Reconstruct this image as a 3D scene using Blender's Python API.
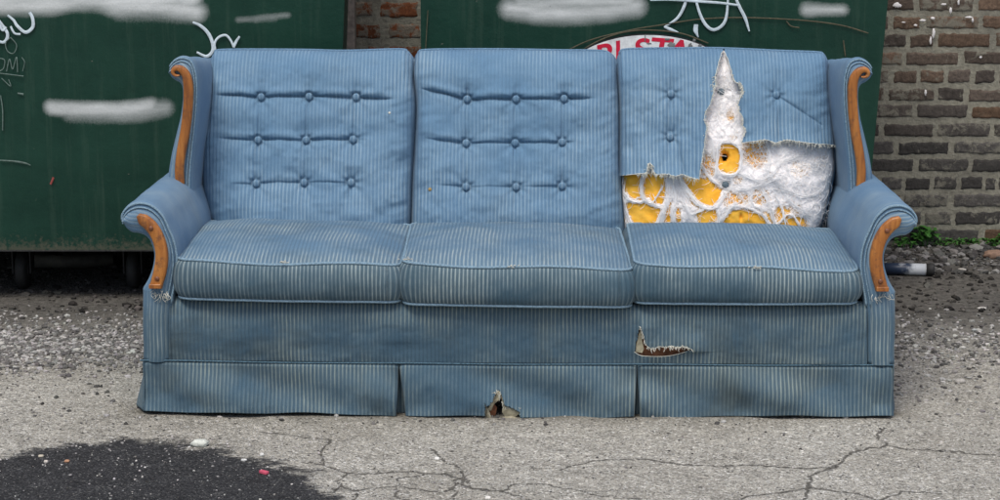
import bpy, math, random
import numpy as np
from mathutils import Vector

random.seed(7); rng = np.random.default_rng(11)
scene = bpy.context.scene
for o in list(bpy.data.objects): bpy.data.objects.remove(o)
col = scene.collection

# ------------------------------------------------------------------ camera, sky, sun, exposure
F = 2181.0; DIST = 6.0; HGT = 1.75; TH = math.radians(11.93)
cam_d = bpy.data.cameras.new('camera'); cam = bpy.data.objects.new('camera', cam_d); col.objects.link(cam)
cam.location = (0, -DIST, HGT); cam.rotation_euler = (math.radians(90) - TH, 0, 0)
cam_d.sensor_width = 36.0; cam_d.lens = 36.0 * F / 1000.0; cam_d.clip_start = 0.1; cam_d.clip_end = 500
scene.camera = cam
SUN_EL, SUN_AZ = 60.0, -28.0        # azimuth measured from behind the camera, negative = from the left
world = bpy.data.worlds.new('World'); scene.world = world; world.use_nodes = True
wn = world.node_tree; bg = wn.nodes['Background']
sky = wn.nodes.new('ShaderNodeTexSky'); sky.sky_type = 'NISHITA'; sky.sun_disc = False
sky.sun_elevation = math.radians(SUN_EL); sky.sun_rotation = math.radians(180 + SUN_AZ)
sky.dust_density = 3.0; sky.ozone_density = 1.0; sky.air_density = 1.0
wn.links.new(sky.outputs[0], bg.inputs[0]); bg.inputs[1].default_value = 0.13
sd = bpy.data.lights.new('sun', 'SUN'); sd.energy = 2.5; sd.angle = math.radians(24); sd.color = (1.0, 0.95, 0.87)
sun = bpy.data.objects.new('sun', sd); col.objects.link(sun)
_az = math.radians(SUN_AZ); _el = math.radians(SUN_EL)
_dir = Vector((math.sin(_az) * math.cos(_el), -math.cos(_az) * math.cos(_el), math.sin(_el)))
sun.rotation_euler = _dir.to_track_quat('Z', 'Y').to_euler(); sun.location = (0, -3, 6)
vs = scene.view_settings; vs.view_transform = 'Standard'; vs.look = 'None'; vs.gamma = 1.0; vs.exposure = 0.0
vs.use_curve_mapping = False

# ------------------------------------------------------------------ measuring helpers
CAM = np.array([0.0, -DIST, HGT])
SX, PHI = 0.0505, math.radians(-1.0)          # sofa origin and yaw
def _dirs(px, py):
    px = np.asarray(px, float); py = np.asarray(py, float)
    a = (px - 500) / F; b = (250 - py) / F
    return np.stack([a, math.cos(TH) + b * math.sin(TH), -math.sin(TH) + b * math.cos(TH)], -1)
def P(px, py, Y):
    d = _dirs(px, py); t = (np.asarray(Y, float) - CAM[1]) / d[..., 1]
    return CAM + d * t[..., None]
def PG(px, py, z=0.0):
    d = _dirs(px, py); t = (z - CAM[2]) / d[..., 2]
    return CAM + d * t[..., None]
def _rot(v):
    c, s = math.cos(-PHI), math.sin(-PHI)
    return np.stack([c * v[..., 0] - s * v[..., 1], s * v[..., 0] + c * v[..., 1], v[..., 2]], -1)
def PS(px, py, y):                             # same, in the sofa's own frame
    px, py, y = np.broadcast_arrays(np.asarray(px, float), np.asarray(py, float), np.asarray(y, float))
    d = _rot(_dirs(px, py)); c = _rot(CAM - np.array([SX, 0, 0]))
    t = (y - c[1]) / d[..., 1]
    return c + d * t[..., None]

def vnoise(x, y, seed=0):
    r = np.random.default_rng(seed).random((256, 256))
    xi = np.floor(x).astype(int); yi = np.floor(y).astype(int); fx = x - xi; fy = y - yi
    fx = fx * fx * (3 - 2 * fx); fy = fy * fy * (3 - 2 * fy)
    a = r[xi % 256, yi % 256]; b = r[(xi + 1) % 256, yi % 256]; c = r[xi % 256, (yi + 1) % 256]; d = r[(xi + 1) % 256, (yi + 1) % 256]
    return (a * (1 - fx) + b * fx) * (1 - fy) + (c * (1 - fx) + d * fx) * fy - 0.5
def fbm(x, y, seed=0, n=4):
    s = 0; a = 1.0
    for k in range(n):
        s = s + a * vnoise(x * 2 ** k + 17.3 * k, y * 2 ** k + 5.1 * k, seed + k); a *= 0.5
    return s
def inpoly(px, py, poly):
    res = np.zeros(np.shape(px), bool); n = len(poly)
    for i in range(n):
        x1, y1 = poly[i]; x2, y2 = poly[(i + 1) % n]
        if y1 == y2: continue
        c = ((y1 > py) != (y2 > py)) & (px < (x2 - x1) * (py - y1) / (y2 - y1) + x1)
        res ^= c
    return res
def segdist(px, py, pts):
    d = np.full(np.shape(px), 1e9)
    for (x1, y1), (x2, y2) in zip(pts[:-1], pts[1:]):
        dx, dy = x2 - x1, y2 - y1; L = dx * dx + dy * dy + 1e-12
        t = np.clip(((px - x1) * dx + (py - y1) * dy) / L, 0, 1)
        d = np.minimum(d, np.hypot(px - x1 - t * dx, py - y1 - t * dy))
    return d
def smooth(pts, n=8):
    p = np.array(pts, float)
    if len(p) < 3:
        t = np.linspace(0, 1, n + 1)[:, None]; return p[0] * (1 - t) + p[-1] * t
    q = np.vstack([2 * p[0] - p[1], p, 2 * p[-1] - p[-2]]); out = []
    for i in range(1, len(q) - 2):
        for t in np.linspace(0, 1, n, endpoint=False):
            a, b, c, d = q[i - 1], q[i], q[i + 1], q[i + 2]
            out.append(0.5 * (2 * b + (c - a) * t + (2 * a - 5 * b + 4 * c - d) * t * t + (3 * b - 3 * c + d - a) * t ** 3))
    out.append(p[-1]); return np.array(out)

# ------------------------------------------------------------------ mesh helpers
def shade_grime_of(o, g):
    at = o.data.attributes.new('shade_grime', 'FLOAT', 'POINT'); at.data.foreach_set('value', np.asarray(g, np.float32).ravel())
def build(name, V, Fc, mat=None, parent=None, uv=None, attrs=None, shade=True, solid=0.0):
    me = bpy.data.meshes.new(name)
    V = np.asarray(V, float).reshape(-1, 3)
    me.from_pydata(V.tolist(), [], Fc if isinstance(Fc, list) else np.asarray(Fc).tolist()); me.update()
    if uv is not None:
        l = me.uv_layers.new(name='UVMap'); idx = np.zeros(len(me.loops), np.int32)
        me.loops.foreach_get('vertex_index', idx)
        l.data.foreach_set('uv', np.asarray(uv, np.float32).reshape(-1, 2)[idx].ravel())
    for k, a in (attrs or {}).items():
        a = np.asarray(a, np.float32)
        if a.ndim == 2 and a.shape[1] == 3:
            at = me.attributes.new(k, 'FLOAT_COLOR', 'POINT')
            at.data.foreach_set('color', np.hstack([a, np.ones((len(a), 1), np.float32)]).ravel())
        else:
            at = me.attributes.new(k, 'FLOAT', 'POINT'); at.data.foreach_set('value', a.ravel())
    if shade: me.polygons.foreach_set('use_smooth', [True] * len(me.polygons))
    if mat: me.materials.append(mat)
    o = bpy.data.objects.new(name, me); col.objects.link(o)
    if parent: o.parent = parent
    if solid:
        m = o.modifiers.new('thickness', 'SOLIDIFY'); m.thickness = solid; m.offset = -1
    return o
def gridfaces(n, m, mask=None, wrap=False, off=0):
    i, j = np.meshgrid(np.arange(n if wrap else n - 1), np.arange(m - 1), indexing='ij')
    a = i * m + j; i2 = (i + 1) % n; b = i2 * m + j
    f = np.stack([a, b, b + 1, a + 1], -1)
    if mask is not None: f = f[mask[:f.shape[0], :f.shape[1]]]
    return f.reshape(-1, 4) + off
class MB:
    def __init__(s): s.v = []; s.f = []; s.n = 0; s.c = []
    def add(s, V, Fc, c=None):
        V = np.asarray(V, float).reshape(-1, 3); s.v.append(V)
        s.f += [[int(q) + s.n for q in f] for f in Fc]; s.n += len(V)
        if c is not None: s.c.append(np.tile(np.asarray(c, float), (len(V), 1)))
        return s
    def box(s, x0, x1, y0, y1, z0, z1, bev=0.0, c=None):
        b = bev
        if b <= 0:
            V = [(x, y, z) for x in (x0, x1) for y in (y0, y1) for z in (z0, z1)]
            s.add(V, [(0, 1, 3, 2), (4, 6, 7, 5), (0, 4, 5, 1), (2, 3, 7, 6), (0, 2, 6, 4), (1, 5, 7, 3)], c)
        else:   # chamfered: rounded outline in XZ swept along Y with inset ends
            def ring(y, i):
                pts = []
                for cx, cz, a0 in ((x1 - b, z1 - b, 0), (x0 + b, z1 - b, 90), (x0 + b, z0 + b, 180), (x1 - b, z0 + b, 270)):
                    for a in (0, 45, 90):
                        r = math.radians(a0 + a); pts.append((cx + (b - i) * math.cos(r), y, cz + (b - i) * math.sin(r)))
                return pts
            R = [ring(y0, b * .6), ring(y0 + b * .5, b * .1), ring(y0 + b, 0), ring(y1 - b, 0), ring(y1 - b * .5, b * .1), ring(y1, b * .6)]
            fs = []
            for k in range(5):
                for i in range(12):
                    j = (i + 1) % 12; fs.append((k * 12 + i, k * 12 + j, (k + 1) * 12 + j, (k + 1) * 12 + i))
            fs.append(tuple(range(12))); fs.append(tuple(range(71, 59, -1)))
            s.add([p for r in R for p in r], fs, c)
        return s
    def tube(s, pts, r, seg=8, c=None, cap=True):
        pts = np.asarray(pts, float); n = len(pts); r = np.broadcast_to(r, (n,))
        T = np.gradient(pts, axis=0); T /= np.linalg.norm(T, axis=1)[:, None] + 1e-12
        up = np.array([0.0, 0, 1]) if abs(T[0][2]) < 0.9 else np.array([1.0, 0, 0])
        V = []; U = np.cross(T[0], up); U /= np.linalg.norm(U)
        for i in range(n):
            U = U - T[i] * np.dot(U, T[i]); U /= np.linalg.norm(U) + 1e-12; W = np.cross(T[i], U)
            for k in range(seg):
                a = 2 * math.pi * k / seg; V.append(pts[i] + r[i] * (math.cos(a) * U + math.sin(a) * W))
        fs = []
        for i in range(n - 1):
            for k in range(seg):
                j = (k + 1) % seg; fs.append((i * seg + k, i * seg + j, (i + 1) * seg + j, (i + 1) * seg + k))
        if cap: fs.append(tuple(range(seg))[::-1]); fs.append(tuple((n - 1) * seg + k for k in range(seg)))
        s.add(V, fs, c); return s
    def lathe(s, prof, origin, axis='z', seg=24, c=None):   # prof: list (r, h)
        V = []
        for r, h in prof:
            for k in range(seg):
                a = 2 * math.pi * k / seg; u, w = r * math.cos(a), r * math.sin(a)
                p = {'z': (u, w, h), 'x': (h, u, w), 'y': (u, h, w)}[axis]
                V.append((origin[0] + p[0], origin[1] + p[1], origin[2] + p[2]))
        fs = []; n = len(prof)
        for i in range(n - 1):
            for k in range(seg):
                j = (k + 1) % seg; fs.append((i * seg + k, i * seg + j, (i + 1) * seg + j, (i + 1) * seg + k))
        fs.append(tuple(range(seg))[::-1]); fs.append(tuple((n - 1) * seg + k for k in range(seg)))
        s.add(V, fs, c); return s
    def build(s, name, mat, parent=None, shade=True, **k):
        at = {'col': np.vstack(s.c)} if s.c else None
        return build(name, np.vstack(s.v), s.f, mat, parent, attrs=at, shade=shade, **k)
def empty(name, loc=(0, 0, 0), rz=0.0):
    o = bpy.data.objects.new(name, None); col.objects.link(o); o.location = loc; o.rotation_euler = (0, 0, rz)
    o.empty_display_size = 0.1; return o
def tag(o, label=None, cat=None, group=None, kind=None):
    if label: o['label'] = label
    if cat: o['category'] = cat
    if group: o['group'] = group
    if kind: o['kind'] = kind
    return o

# ------------------------------------------------------------------ node helper
class NT:
    def __init__(s, name):
        s.m = bpy.data.materials.new(name); s.m.use_nodes = True; s.t = s.m.node_tree
        s.b = s.t.nodes['Principled BSDF']; s.out = s.t.nodes['Material Output']
    def n(s, typ, ins=None, **kw):
        nd = s.t.nodes.new(typ)
        for k, v in kw.items(): setattr(nd, k, v)
        for k, v in (ins or {}).items(): s.set(nd.inputs[k], v)
        return nd
    def set(s, inp, v):
        if isinstance(v, bpy.types.NodeSocket): s.t.links.new(v, inp)
        else: inp.default_value = v if not (isinstance(v, tuple) and len(v) == 3 and inp.type == 'RGBA') else (*v, 1)
    def math(s, op, a, b=0.0, c=0.0, clamp=False):
        nd = s.n('ShaderNodeMath', operation=op, use_clamp=clamp); s.set(nd.inputs[0], a); s.set(nd.inputs[1], b); s.set(nd.inputs[2], c); return nd.outputs[0]
    def mix(s, f, a, b, mode='MIX'):
        nd = s.n('ShaderNodeMix', data_type='RGBA', blend_type=mode); s.set(nd.inputs[0], f); s.set(nd.inputs[6], a); s.set(nd.inputs[7], b); return nd.outputs[2]
    def noise(s, vec, scale, detail=4, rough=0.55, dist=0.0):
        nd = s.n('ShaderNodeTexNoise', {'Scale': scale, 'Detail': detail, 'Roughness': rough, 'Distortion': dist})
        if vec is not None: s.set(nd.inputs['Vector'], vec)
        return nd.outputs[0]
    def vor(s, vec, scale, feature='F1', out='Distance'):
        nd = s.n('ShaderNodeTexVoronoi', {'Scale': scale}, feature=feature)
        if vec is not None: s.set(nd.inputs['Vector'], vec)
        return nd.outputs[out]
    def ramp(s, f, stops, interp='LINEAR'):
        nd = s.n('ShaderNodeValToRGB'); nd.color_ramp.interpolation = interp; e = nd.color_ramp.elements
        while len(e) < len(stops): e.new(0.5)
        for q, (p, c) in zip(e, stops): q.position = p; q.color = (*c, 1) if isinstance(c, tuple) else (c, c, c, 1)
        s.set(nd.inputs[0], f); return nd.outputs[0]
    def attr(s, name, out='Fac'): return s.n('ShaderNodeAttribute', attribute_name=name).outputs[out]
    def obj(s): return s.n('ShaderNodeTexCoord').outputs['Object']
    def mapv(s, vec, scale): return s.n('ShaderNodeMapping', {'Vector': vec, 'Scale': scale}).outputs[0]
    def bump(s, h, strength=0.5, dist=0.01, normal=None):
        nd = s.n('ShaderNodeBump', {'Strength': strength, 'Distance': dist, 'Height': h})
        if normal is not None: s.set(nd.inputs['Normal'], normal)
        return nd.outputs[0]
    def fin(s, color=None, rough=0.6, metal=0.0, normal=None, spec=None, alpha=None, **k):
        if color is not None: s.set(s.b.inputs['Base Color'], color)
        s.set(s.b.inputs['Roughness'], rough); s.set(s.b.inputs['Metallic'], metal)
        if normal is not None: s.set(s.b.inputs['Normal'], normal)
        if spec is not None: s.set(s.b.inputs['Specular IOR Level'], spec)
        if alpha is not None: s.set(s.b.inputs['Alpha'], alpha)
        for kk, v in k.items(): s.set(s.b.inputs[kk], v)
        return s.m

PITCH = 0.0112
def fabric(name, blue, blue2, pale, wear, soil, gro=0.82, bmp=0.5):
    t = NT(name); uv = t.n('ShaderNodeUVMap').outputs[0]; sp = t.n('ShaderNodeSeparateXYZ', {0: uv})
    u, v = sp.outputs[0], sp.outputs[1]
    ob = t.obj()
    wob = t.math('MULTIPLY', t.math('SUBTRACT', t.noise(ob, 9.0, 2), 0.5), 0.005)
    s = t.math('FRACT', t.math('DIVIDE', t.math('ADD', u, wob), PITCH))
    tri = t.math('ABSOLUTE', t.math('SUBTRACT', s, 0.5))              # 0.5 at groove, 0 at crest
    # worn pale threads: one broad line per wale plus a fainter second one
    line = t.ramp(tri, [(0.0, 1.0), (0.10, 0.8), (0.30, 0.0), (1.0, 0.0)])
    line2 = t.ramp(tri, [(0.0, 0.0), (0.34, 0.0), (0.45, 0.22), (0.5, 0.22)])
    uvs = t.mapv(uv, (150.0, 14.0, 1.0))
    dash = t.ramp(t.noise(uvs, 1.0, 3, 0.7), [(0.34, 0.15), (0.66, 1.0)])
    big = t.noise(ob, 4.2, 5, 0.6)
    wv = t.math('ADD', t.math('MULTIPLY', big, 4.2), t.math('SUBTRACT', t.attr('wear'), 2.0))
    wv = t.math('MULTIPLY', t.math('MAXIMUM', wv, 0.0), wear, clamp=True)
    lin = t.math('MULTIPLY', t.math('ADD', line, line2), t.math('MULTIPLY', wv, t.math('MULTIPLY_ADD', dash, 0.75, 0.3)), clamp=True)
    c = t.mix(t.ramp(t.noise(ob, 6.5, 6, 0.65), [(0.3, 0.0), (0.7, 1.0)]), blue, blue2)
    weave = t.ramp(t.noise(t.mapv(uv, (900.0, 500.0, 1.0)), 1.0, 2), [(0.3, 0.72), (0.7, 1.22)])
    c = t.mix(1.0, c, weave, 'MULTIPLY')
    st = t.ramp(t.noise(ob, 2.7, 7, 0.68, 0.4), [(0.50, 0.0), (0.72, 1.0)])
    c = t.mix(t.math('MULTIPLY', st, soil), c, (0.085, 0.105, 0.10))
    c = t.mix(t.math('MULTIPLY', t.attr('shade_grime'), t.math('ADD', t.math('MULTIPLY', t.noise(ob, 7, 5), 0.5), 0.6)), c, (0.050, 0.094, 0.125))  # darker teal on the seat bands and low on the arms
    groove = t.ramp(tri, [(0.0, 1.0), (0.30, 1.0), (0.5, gro)])
    c = t.mix(1.0, c, groove, 'MULTIPLY')
    c = t.mix(lin, c, pale)
    h = t.ramp(tri, [(0.0, 1.0), (0.25, 0.85), (0.5, 0.0)])
    n1 = t.bump(h, bmp, 0.003)
    n2 = t.bump(t.noise(ob, 14.0, 4, 0.5), 0.16, 0.012, n1)
    n3 = t.bump(t.noise(t.mapv(uv, (1200.0, 700.0, 1.0)), 1.0, 2), 0.25, 0.002, n2)
    return t.fin(c, 0.92, normal=n3, spec=0.15, **{'Sheen Weight': 0.06, 'Sheen Roughness': 0.5})
PALE = (0.50, 0.56, 0.52)
fab_back = fabric('fabric_back', (0.106, 0.205, 0.322), (0.140, 0.250, 0.372), (0.30, 0.40, 0.47), 0.75, 0.16, 0.90, 0.35)
fab_seat = fabric('fabric_seat', (0.092, 0.175, 0.262), (0.122, 0.215, 0.31), (0.34, 0.40, 0.40), 1.0, 0.45)
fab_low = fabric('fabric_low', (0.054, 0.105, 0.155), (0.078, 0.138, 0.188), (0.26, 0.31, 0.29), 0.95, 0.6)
fab_arm = fabric('fabric_arm', (0.106, 0.200, 0.315), (0.138, 0.240, 0.358), (0.42, 0.48, 0.45), 0.65, 0.25, 0.93, 0.22)
def simple(name, c, rough=0.6, metal=0.0, nscale=30, namt=0.25, bump=0.2, bd=0.003, spec=None):
    t = NT(name); ob = t.obj(); nz = t.noise(ob, nscale, 5, 0.6)
    k = t.ramp(nz, [(0.25, 1 - namt), (0.75, 1 + namt)])
    return t.fin(t.mix(1.0, c, k, 'MULTIPLY'), rough, metal, t.bump(nz, bump, bd), spec)
def attrmat(name, rough=0.85, nscale=60, namt=0.35, bump=0.4, bd=0.004, an='col', spec=0.2):
    t = NT(name); ob = t.obj(); nz = t.noise(ob, nscale, 6, 0.65)
    k = t.ramp(nz, [(0.25, 1 - namt), (0.75, 1 + namt)])
    return t.fin(t.mix(1.0, t.attr(an, 'Color'), k, 'MULTIPLY'), rough, 0, t.bump(nz, bump, bd), spec)
welt = simple('welt_cord', (0.20, 0.30, 0.38), 0.9, 0, 350, 0.75, 0.5, 0.002, 0.1)
welt_dark = simple('welt_dark', (0.13, 0.22, 0.32), 0.9, 0, 300, 0.6, 0.5, 0.002, 0.1)
welt_low = simple('welt_low', (0.085, 0.15, 0.20), 0.95, 0, 250, 0.6, 0.5, 0.002, 0.05)
thread = simple('frayed_thread', (0.62, 0.62, 0.55), 0.9, 0, 200, 0.3, 0.2, 0.001)
burlap = simple('backing_cloth', (0.34, 0.31, 0.22), 0.9, 0, 60, 0.5, 0.3, 0.002)
hole_dark = simple('dust_cloth', (0.02, 0.018, 0.016), 0.95, 0, 40, 0.5)
board = simple('raw_board', (0.26, 0.105, 0.05), 0.8, 0, 50, 0.7)
screwm = simple('screw_plug', (0.17, 0.06, 0.025), 0.4, 0, 60, 0.3)
t = NT('varnished_wood'); ob = t.obj()
g = t.noise(t.mapv(ob, (55.0, 55.0, 7.0)), 1.0, 5, 0.6, 0.6)
c = t.ramp(g, [(0.25, (0.14, 0.042, 0.012)), (0.5, (0.36, 0.13, 0.028)), (0.8, (0.54, 0.235, 0.06))])
w = t.ramp(t.noise(ob, 30, 8, 0.75), [(0.52, 0.0), (0.62, 1.0)])
c = t.mix(t.math('MULTIPLY', w, 0.7), c, (0.13, 0.055, 0.03))
wood = t.fin(c, t.ramp(g, [(0.2, 0.45), (0.8, 0.3)]), 0, t.bump(g, 0.15, 0.002), 0.45)
t = NT('yellow_foam'); ob = t.obj(); nz = t.noise(ob, 14, 4); fn = t.vor(ob, 420)
c = t.mix(t.ramp(nz, [(0.3, 0.0), (0.7, 1.0)]), (0.88, 0.42, 0.035), (0.93, 0.55, 0.09))
foam = t.fin(c, 0.9, 0, t.bump(t.math('ADD', t.math('MULTIPLY', fn, 0.4), nz), 0.4, 0.004), 0.1, **{'Subsurface Weight': 0.15, 'Subsurface Radius': (0.02, 0.01, 0.003)})
t = NT('polyester_batting'); ob = t.obj()
nz = t.noise(t.mapv(ob, (1.0, 1.0, 1.0)), 55, 6, 0.75, 1.6); fine = t.noise(ob, 190, 4, 0.8, 2.0)
web = t.vor(t.n('ShaderNodeMixRGB', {0: 0.06, 1: ob, 2: t.n('ShaderNodeTexNoise', {'Scale': 25.0}).outputs[1]}).outputs[0], 70, 'DISTANCE_TO_EDGE')
webm = t.ramp(web, [(0.0, 1.0), (0.10, 0.4), (0.22, 0.0)])
a = t.math('ADD', t.attr('dens'), t.math('ADD', t.math('MULTIPLY', t.math('SUBTRACT', nz, 0.5), 1.1), t.math('MULTIPLY', webm, 0.38)))
alpha = t.ramp(a, [(0.36, 0.0), (0.62, 1.0)])
hair = t.noise(ob, 75, 6, 0.78, 4.0); hv = t.math('ABSOLUTE', t.math('SUBTRACT', hair, 0.5))
cc = t.mix(t.ramp(hv, [(0.0, 1.0), (0.035, 0.3), (0.09, 0.0)]), (0.82, 0.79, 0.80), (1.0, 1.0, 1.0))
cc = t.mix(t.ramp(a, [(0.45, 0.75), (0.95, 0.0)]), cc, (0.80, 0.58, 0.34))
cc = t.mix(t.ramp(fine, [(0.35, 0.25), (0.6, 0.0)]), cc, (0.75, 0.70, 0.72))
cc = t.mix(t.ramp(t.noise(ob, 13, 5, 0.6), [(0.55, 0.0), (0.75, 0.2)]), cc, (0.72, 0.52, 0.42))
batt = t.fin(cc, 0.95, 0, t.bump(t.math('ADD', t.math('MULTIPLY', nz, 0.35), t.math('MULTIPLY', hv, -2.0)), 0.22, 0.002), 0.0, alpha, **{'Subsurface Weight': 0.5, 'Subsurface Radius': (0.012, 0.012, 0.012), 'Subsurface Scale': 1.0})
t = NT('white_fibre'); fibm = t.fin((0.97, 0.97, 0.98), 1.0, spec=0.0)

# ================================================================== GROUND
def axis(fine0, fine1, step, far):
    a = np.arange(fine0, fine1 + step / 2, step); g = []; x = step
    p = fine1
    while p < far[1]: x *= 1.5; p += x; g.append(p)
    l = []; x = step; p = fine0
    while p > far[0]: x *= 1.5; p -= x; l.append(p)
    return np.array(l[::-1] + list(a) + g)
xs = axis(-1.5, 1.5, 0.0065, (-150, 150)); ys = axis(-0.85, 0.05, 0.0065, (-60, 120))
GX, GY = np.meshgrid(xs, ys, indexing='ij')
def gp(pts): return [tuple(PG(x, y)[:2]) for x, y in pts]
patch = gp([(-300, 470), (-60, 462), (0, 456), (40, 450), (60, 447), (95, 443), (130, 440), (170, 441), (200, 447), (235, 456), (262, 458), (290, 466), (300, 474), (312, 482), (318, 492), (345, 500), (360, 560), (-300, 560)])
dP = segdist(GX, GY, patch + [patch[0]]); dP = np.where(inpoly(GX, GY, patch), -dP, dP)
patchf = np.clip(0.5 - dP / 0.30, 0, 1)
cr = [
 [(640, 459), (680, 464), (712, 466), (745, 465), (780, 467), (810, 468), (838, 466), (845, 456), (865, 450), (886, 446), (905, 449), (935, 450), (965, 453), (1000, 456), (1050, 458)],
 [(838, 466), (815, 474), (808, 486), (800, 490), (770, 494), (740, 499), (720, 510)],
 [(808, 486), (825, 490), (850, 493), (880, 500), (900, 512)], [(808, 486), (806, 500), (812, 520)],
 [(300, 462), (325, 466), (345, 472), (365, 474), (400, 472), (440, 474), (458, 478), (470, 488), (500, 492), (530, 500)],
 [(345, 472), (340, 484), (330, 492), (318, 494)], [(400, 485), (398, 478), (420, 476)], [(340, 486), (360, 490), (395, 486), (430, 492), (452, 488), (458, 478)],
 [(395, 486), (400, 498), (420, 504)], [(452, 488), (456, 500), (450, 512)], [(445, 462), (462, 470), (470, 488)], [(430, 448), (445, 462)],
 [(360, 490), (350, 504)], [(560, 470), (590, 462), (640, 459)], [(500, 492), (520, 484), (555, 486), (600, 496), (640, 499)],
 [(330, 440), (322, 455), (325, 466)], [(260, 432), (300, 436), (330, 440)], [(880, 500), (905, 492), (940, 494)], [(886, 446), (880, 436), (886, 428)]]
crf = np.zeros_like(GX)
for k, c in enumerate(cr):
    q = np.array(gp(c)); q = smooth(q, 5); q[1:-1] += rng.normal(0, 0.0055, q[1:-1].shape)
    sub = (GY < 0.3) & (GY > -1.2) & (np.abs(GX) < 1.8)
    d = np.full_like(GX, 9.0); d[sub] = segdist(GX[sub], GY[sub], q)
    w = 0.0062 if k < 5 else 0.0052
    crf = np.maximum(crf, np.clip(1 - d / (w * 1.7), 0, 1))
hem_shade_stain = np.exp(-segdist(GX, GY, gp([(140, 412), (500, 416), (893, 414)])) / 0.05)
t = NT('asphalt'); ob = t.obj(); sp = t.n('ShaderNodeSeparateXYZ', {0: ob})
v1 = t.n('ShaderNodeTexVoronoi', {'Scale': 230.0, 'Vector': ob}); v2 = t.n('ShaderNodeTexVoronoi', {'Scale': 115.0, 'Vector': ob})
r1 = t.n('ShaderNodeSeparateColor', {0: v1.outputs['Color']}).outputs[0]; r2 = t.n('ShaderNodeSeparateColor', {0: v2.outputs['Color']}).outputs[0]
big = t.noise(ob, 1.6, 6, 0.6); med = t.noise(ob, 14, 6, 0.7)
old = t.ramp(r1, [(0.0, (0.14, 0.135, 0.122)), (0.2, (0.36, 0.342, 0.298)), (0.8, (0.475, 0.452, 0.40)), (0.93, (0.58, 0.57, 0.53)), (1.0, (0.78, 0.76, 0.72))])
old2 = t.ramp(r2, [(0.0, 0.5), (0.12, 0.82), (0.8, 1.05), (1.0, 1.5)])
old = t.mix(0.75, old, old2, 'MULTIPLY')
old = t.mix(1.0, old, t.ramp(med, [(0.25, 0.72), (0.75, 1.22)]), 'MULTIPLY')
old = t.mix(1.0, old, t.ramp(big, [(0.3, (0.80, 0.79, 0.77)), (0.7, (1.08, 1.09, 1.10))]), 'MULTIPLY')
pit = t.ramp(t.noise(ob, 42, 3, 0.5), [(0.66, 0.0), (0.71, 1.0)])
old = t.mix(pit, old, (0.05, 0.047, 0.043))
# soil: back of the lot (world y > 0.55)
yy = t.math('ADD', sp.outputs[1], t.math('MULTIPLY', t.math('SUBTRACT', t.noise(ob, 5, 6, 0.65), 0.5), 0.55))
soilm = t.ramp(t.math('MULTIPLY', yy, 0.5), [(0.20, 0.0), (0.62, 1.0)])
soil = t.mix(t.ramp(t.noise(ob, 38, 6, 0.75), [(0.35, 0.0), (0.65, 1.0)]), (0.045, 0.042, 0.037), (0.15, 0.142, 0.128))
c = t.mix(soilm, old, soil)
# contact shadow and brownish stain painted on the ground along the skirt hem
c = t.mix(t.math('MULTIPLY', t.attr('hem_shade_stain'), 0.8), c, (0.11, 0.10, 0.075))
pm = t.math('ADD', t.attr('patch'), t.math('MULTIPLY', t.math('SUBTRACT', t.noise(t.mapv(ob, (7.0, 11.0, 1.0)), 1.0, 12, 0.78), 0.5), 1.5))
pmask = t.ramp(pm, [(0.40, 0.0), (0.47, 0.5), (0.56, 1.0)])
new = t.ramp(r1, [(0.0, (0.014, 0.014, 0.015)), (0.6, (0.036, 0.036, 0.038)), (0.93, (0.062, 0.062, 0.063)), (1.0, (0.15, 0.15, 0.145))])
new = t.mix(1.0, new, t.ramp(med, [(0.25, 0.6), (0.75, 1.45)]), 'MULTIPLY')
c = t.mix(pmask, c, new)
cm = t.math('ADD', t.attr('crack'), t.math('MULTIPLY', t.math('SUBTRACT', t.noise(ob, 55, 7, 0.75), 0.5), 2.4))
cmask = t.math('MULTIPLY', t.ramp(cm, [(0.52, 0.0), (0.72, 1.0)]), t.ramp(t.attr('crack'), [(0.0, 0.0), (0.2, 1.0)]))
c = t.mix(t.math('MULTIPLY', cmask, 0.78), c, (0.05, 0.045, 0.037))
h = t.math('ADD', t.math('MULTIPLY', v1.outputs['Distance'], -0.8), t.math('MULTIPLY', v2.outputs['Distance'], -0.6))
h = t.math('ADD', h, t.math('MULTIPLY', med, 1.1)); h = t.math('SUBTRACT', h, t.math('MULTIPLY', cmask, 1.6))
asph = t.fin(c, 0.88, 0, t.bump(h, 0.65, 0.008), 0.25)
GZ = np.zeros_like(GX)
gr = build('ground', np.stack([GX, GY, GZ], -1), gridfaces(len(xs), len(ys)), asph, attrs={'patch': patchf.ravel(), 'crack': crf.ravel(), 'hem_shade_stain': hem_shade_stain.ravel()})
tag(gr, kind='structure')

# gravel as one uncountable mass of small stones
ICO = None
def stones(name, pts, sizes, cols, mat, flat=0.6):
    import bmesh
    bm = bmesh.new(); bmesh.ops.create_icosphere(bm, subdivisions=1, radius=1.0)
    V0 = np.array([v.co[:] for v in bm.verts]); F0 = np.array([[v.index for v in f.verts] for f in bm.faces]); bm.free()
    n = len(pts); nv = len(V0)
    V = V0[None] * rng.uniform(0.65, 1.3, (n, nv, 1)) * np.stack([rng.uniform(.7, 1.35, n), rng.uniform(.7, 1.2, n), rng.uniform(.4, .9, n) * flat / .6], -1)[:, None]
    a = rng.uniform(0, 6.28, n); ca, sa = np.cos(a)[:, None], np.sin(a)[:, None]
    V = np.stack([V[..., 0] * ca - V[..., 1] * sa, V[..., 0] * sa + V[..., 1] * ca, V[..., 2]], -1) * sizes[:, None, None]
    V = V + pts[:, None, :]
    Fc = (F0[None] + (np.arange(n) * nv)[:, None, None]).reshape(-1, 3)
    return build(name, V.reshape(-1, 3), Fc, mat, attrs={'col': np.repeat(cols, nv, 0)}, shade=False)
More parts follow.
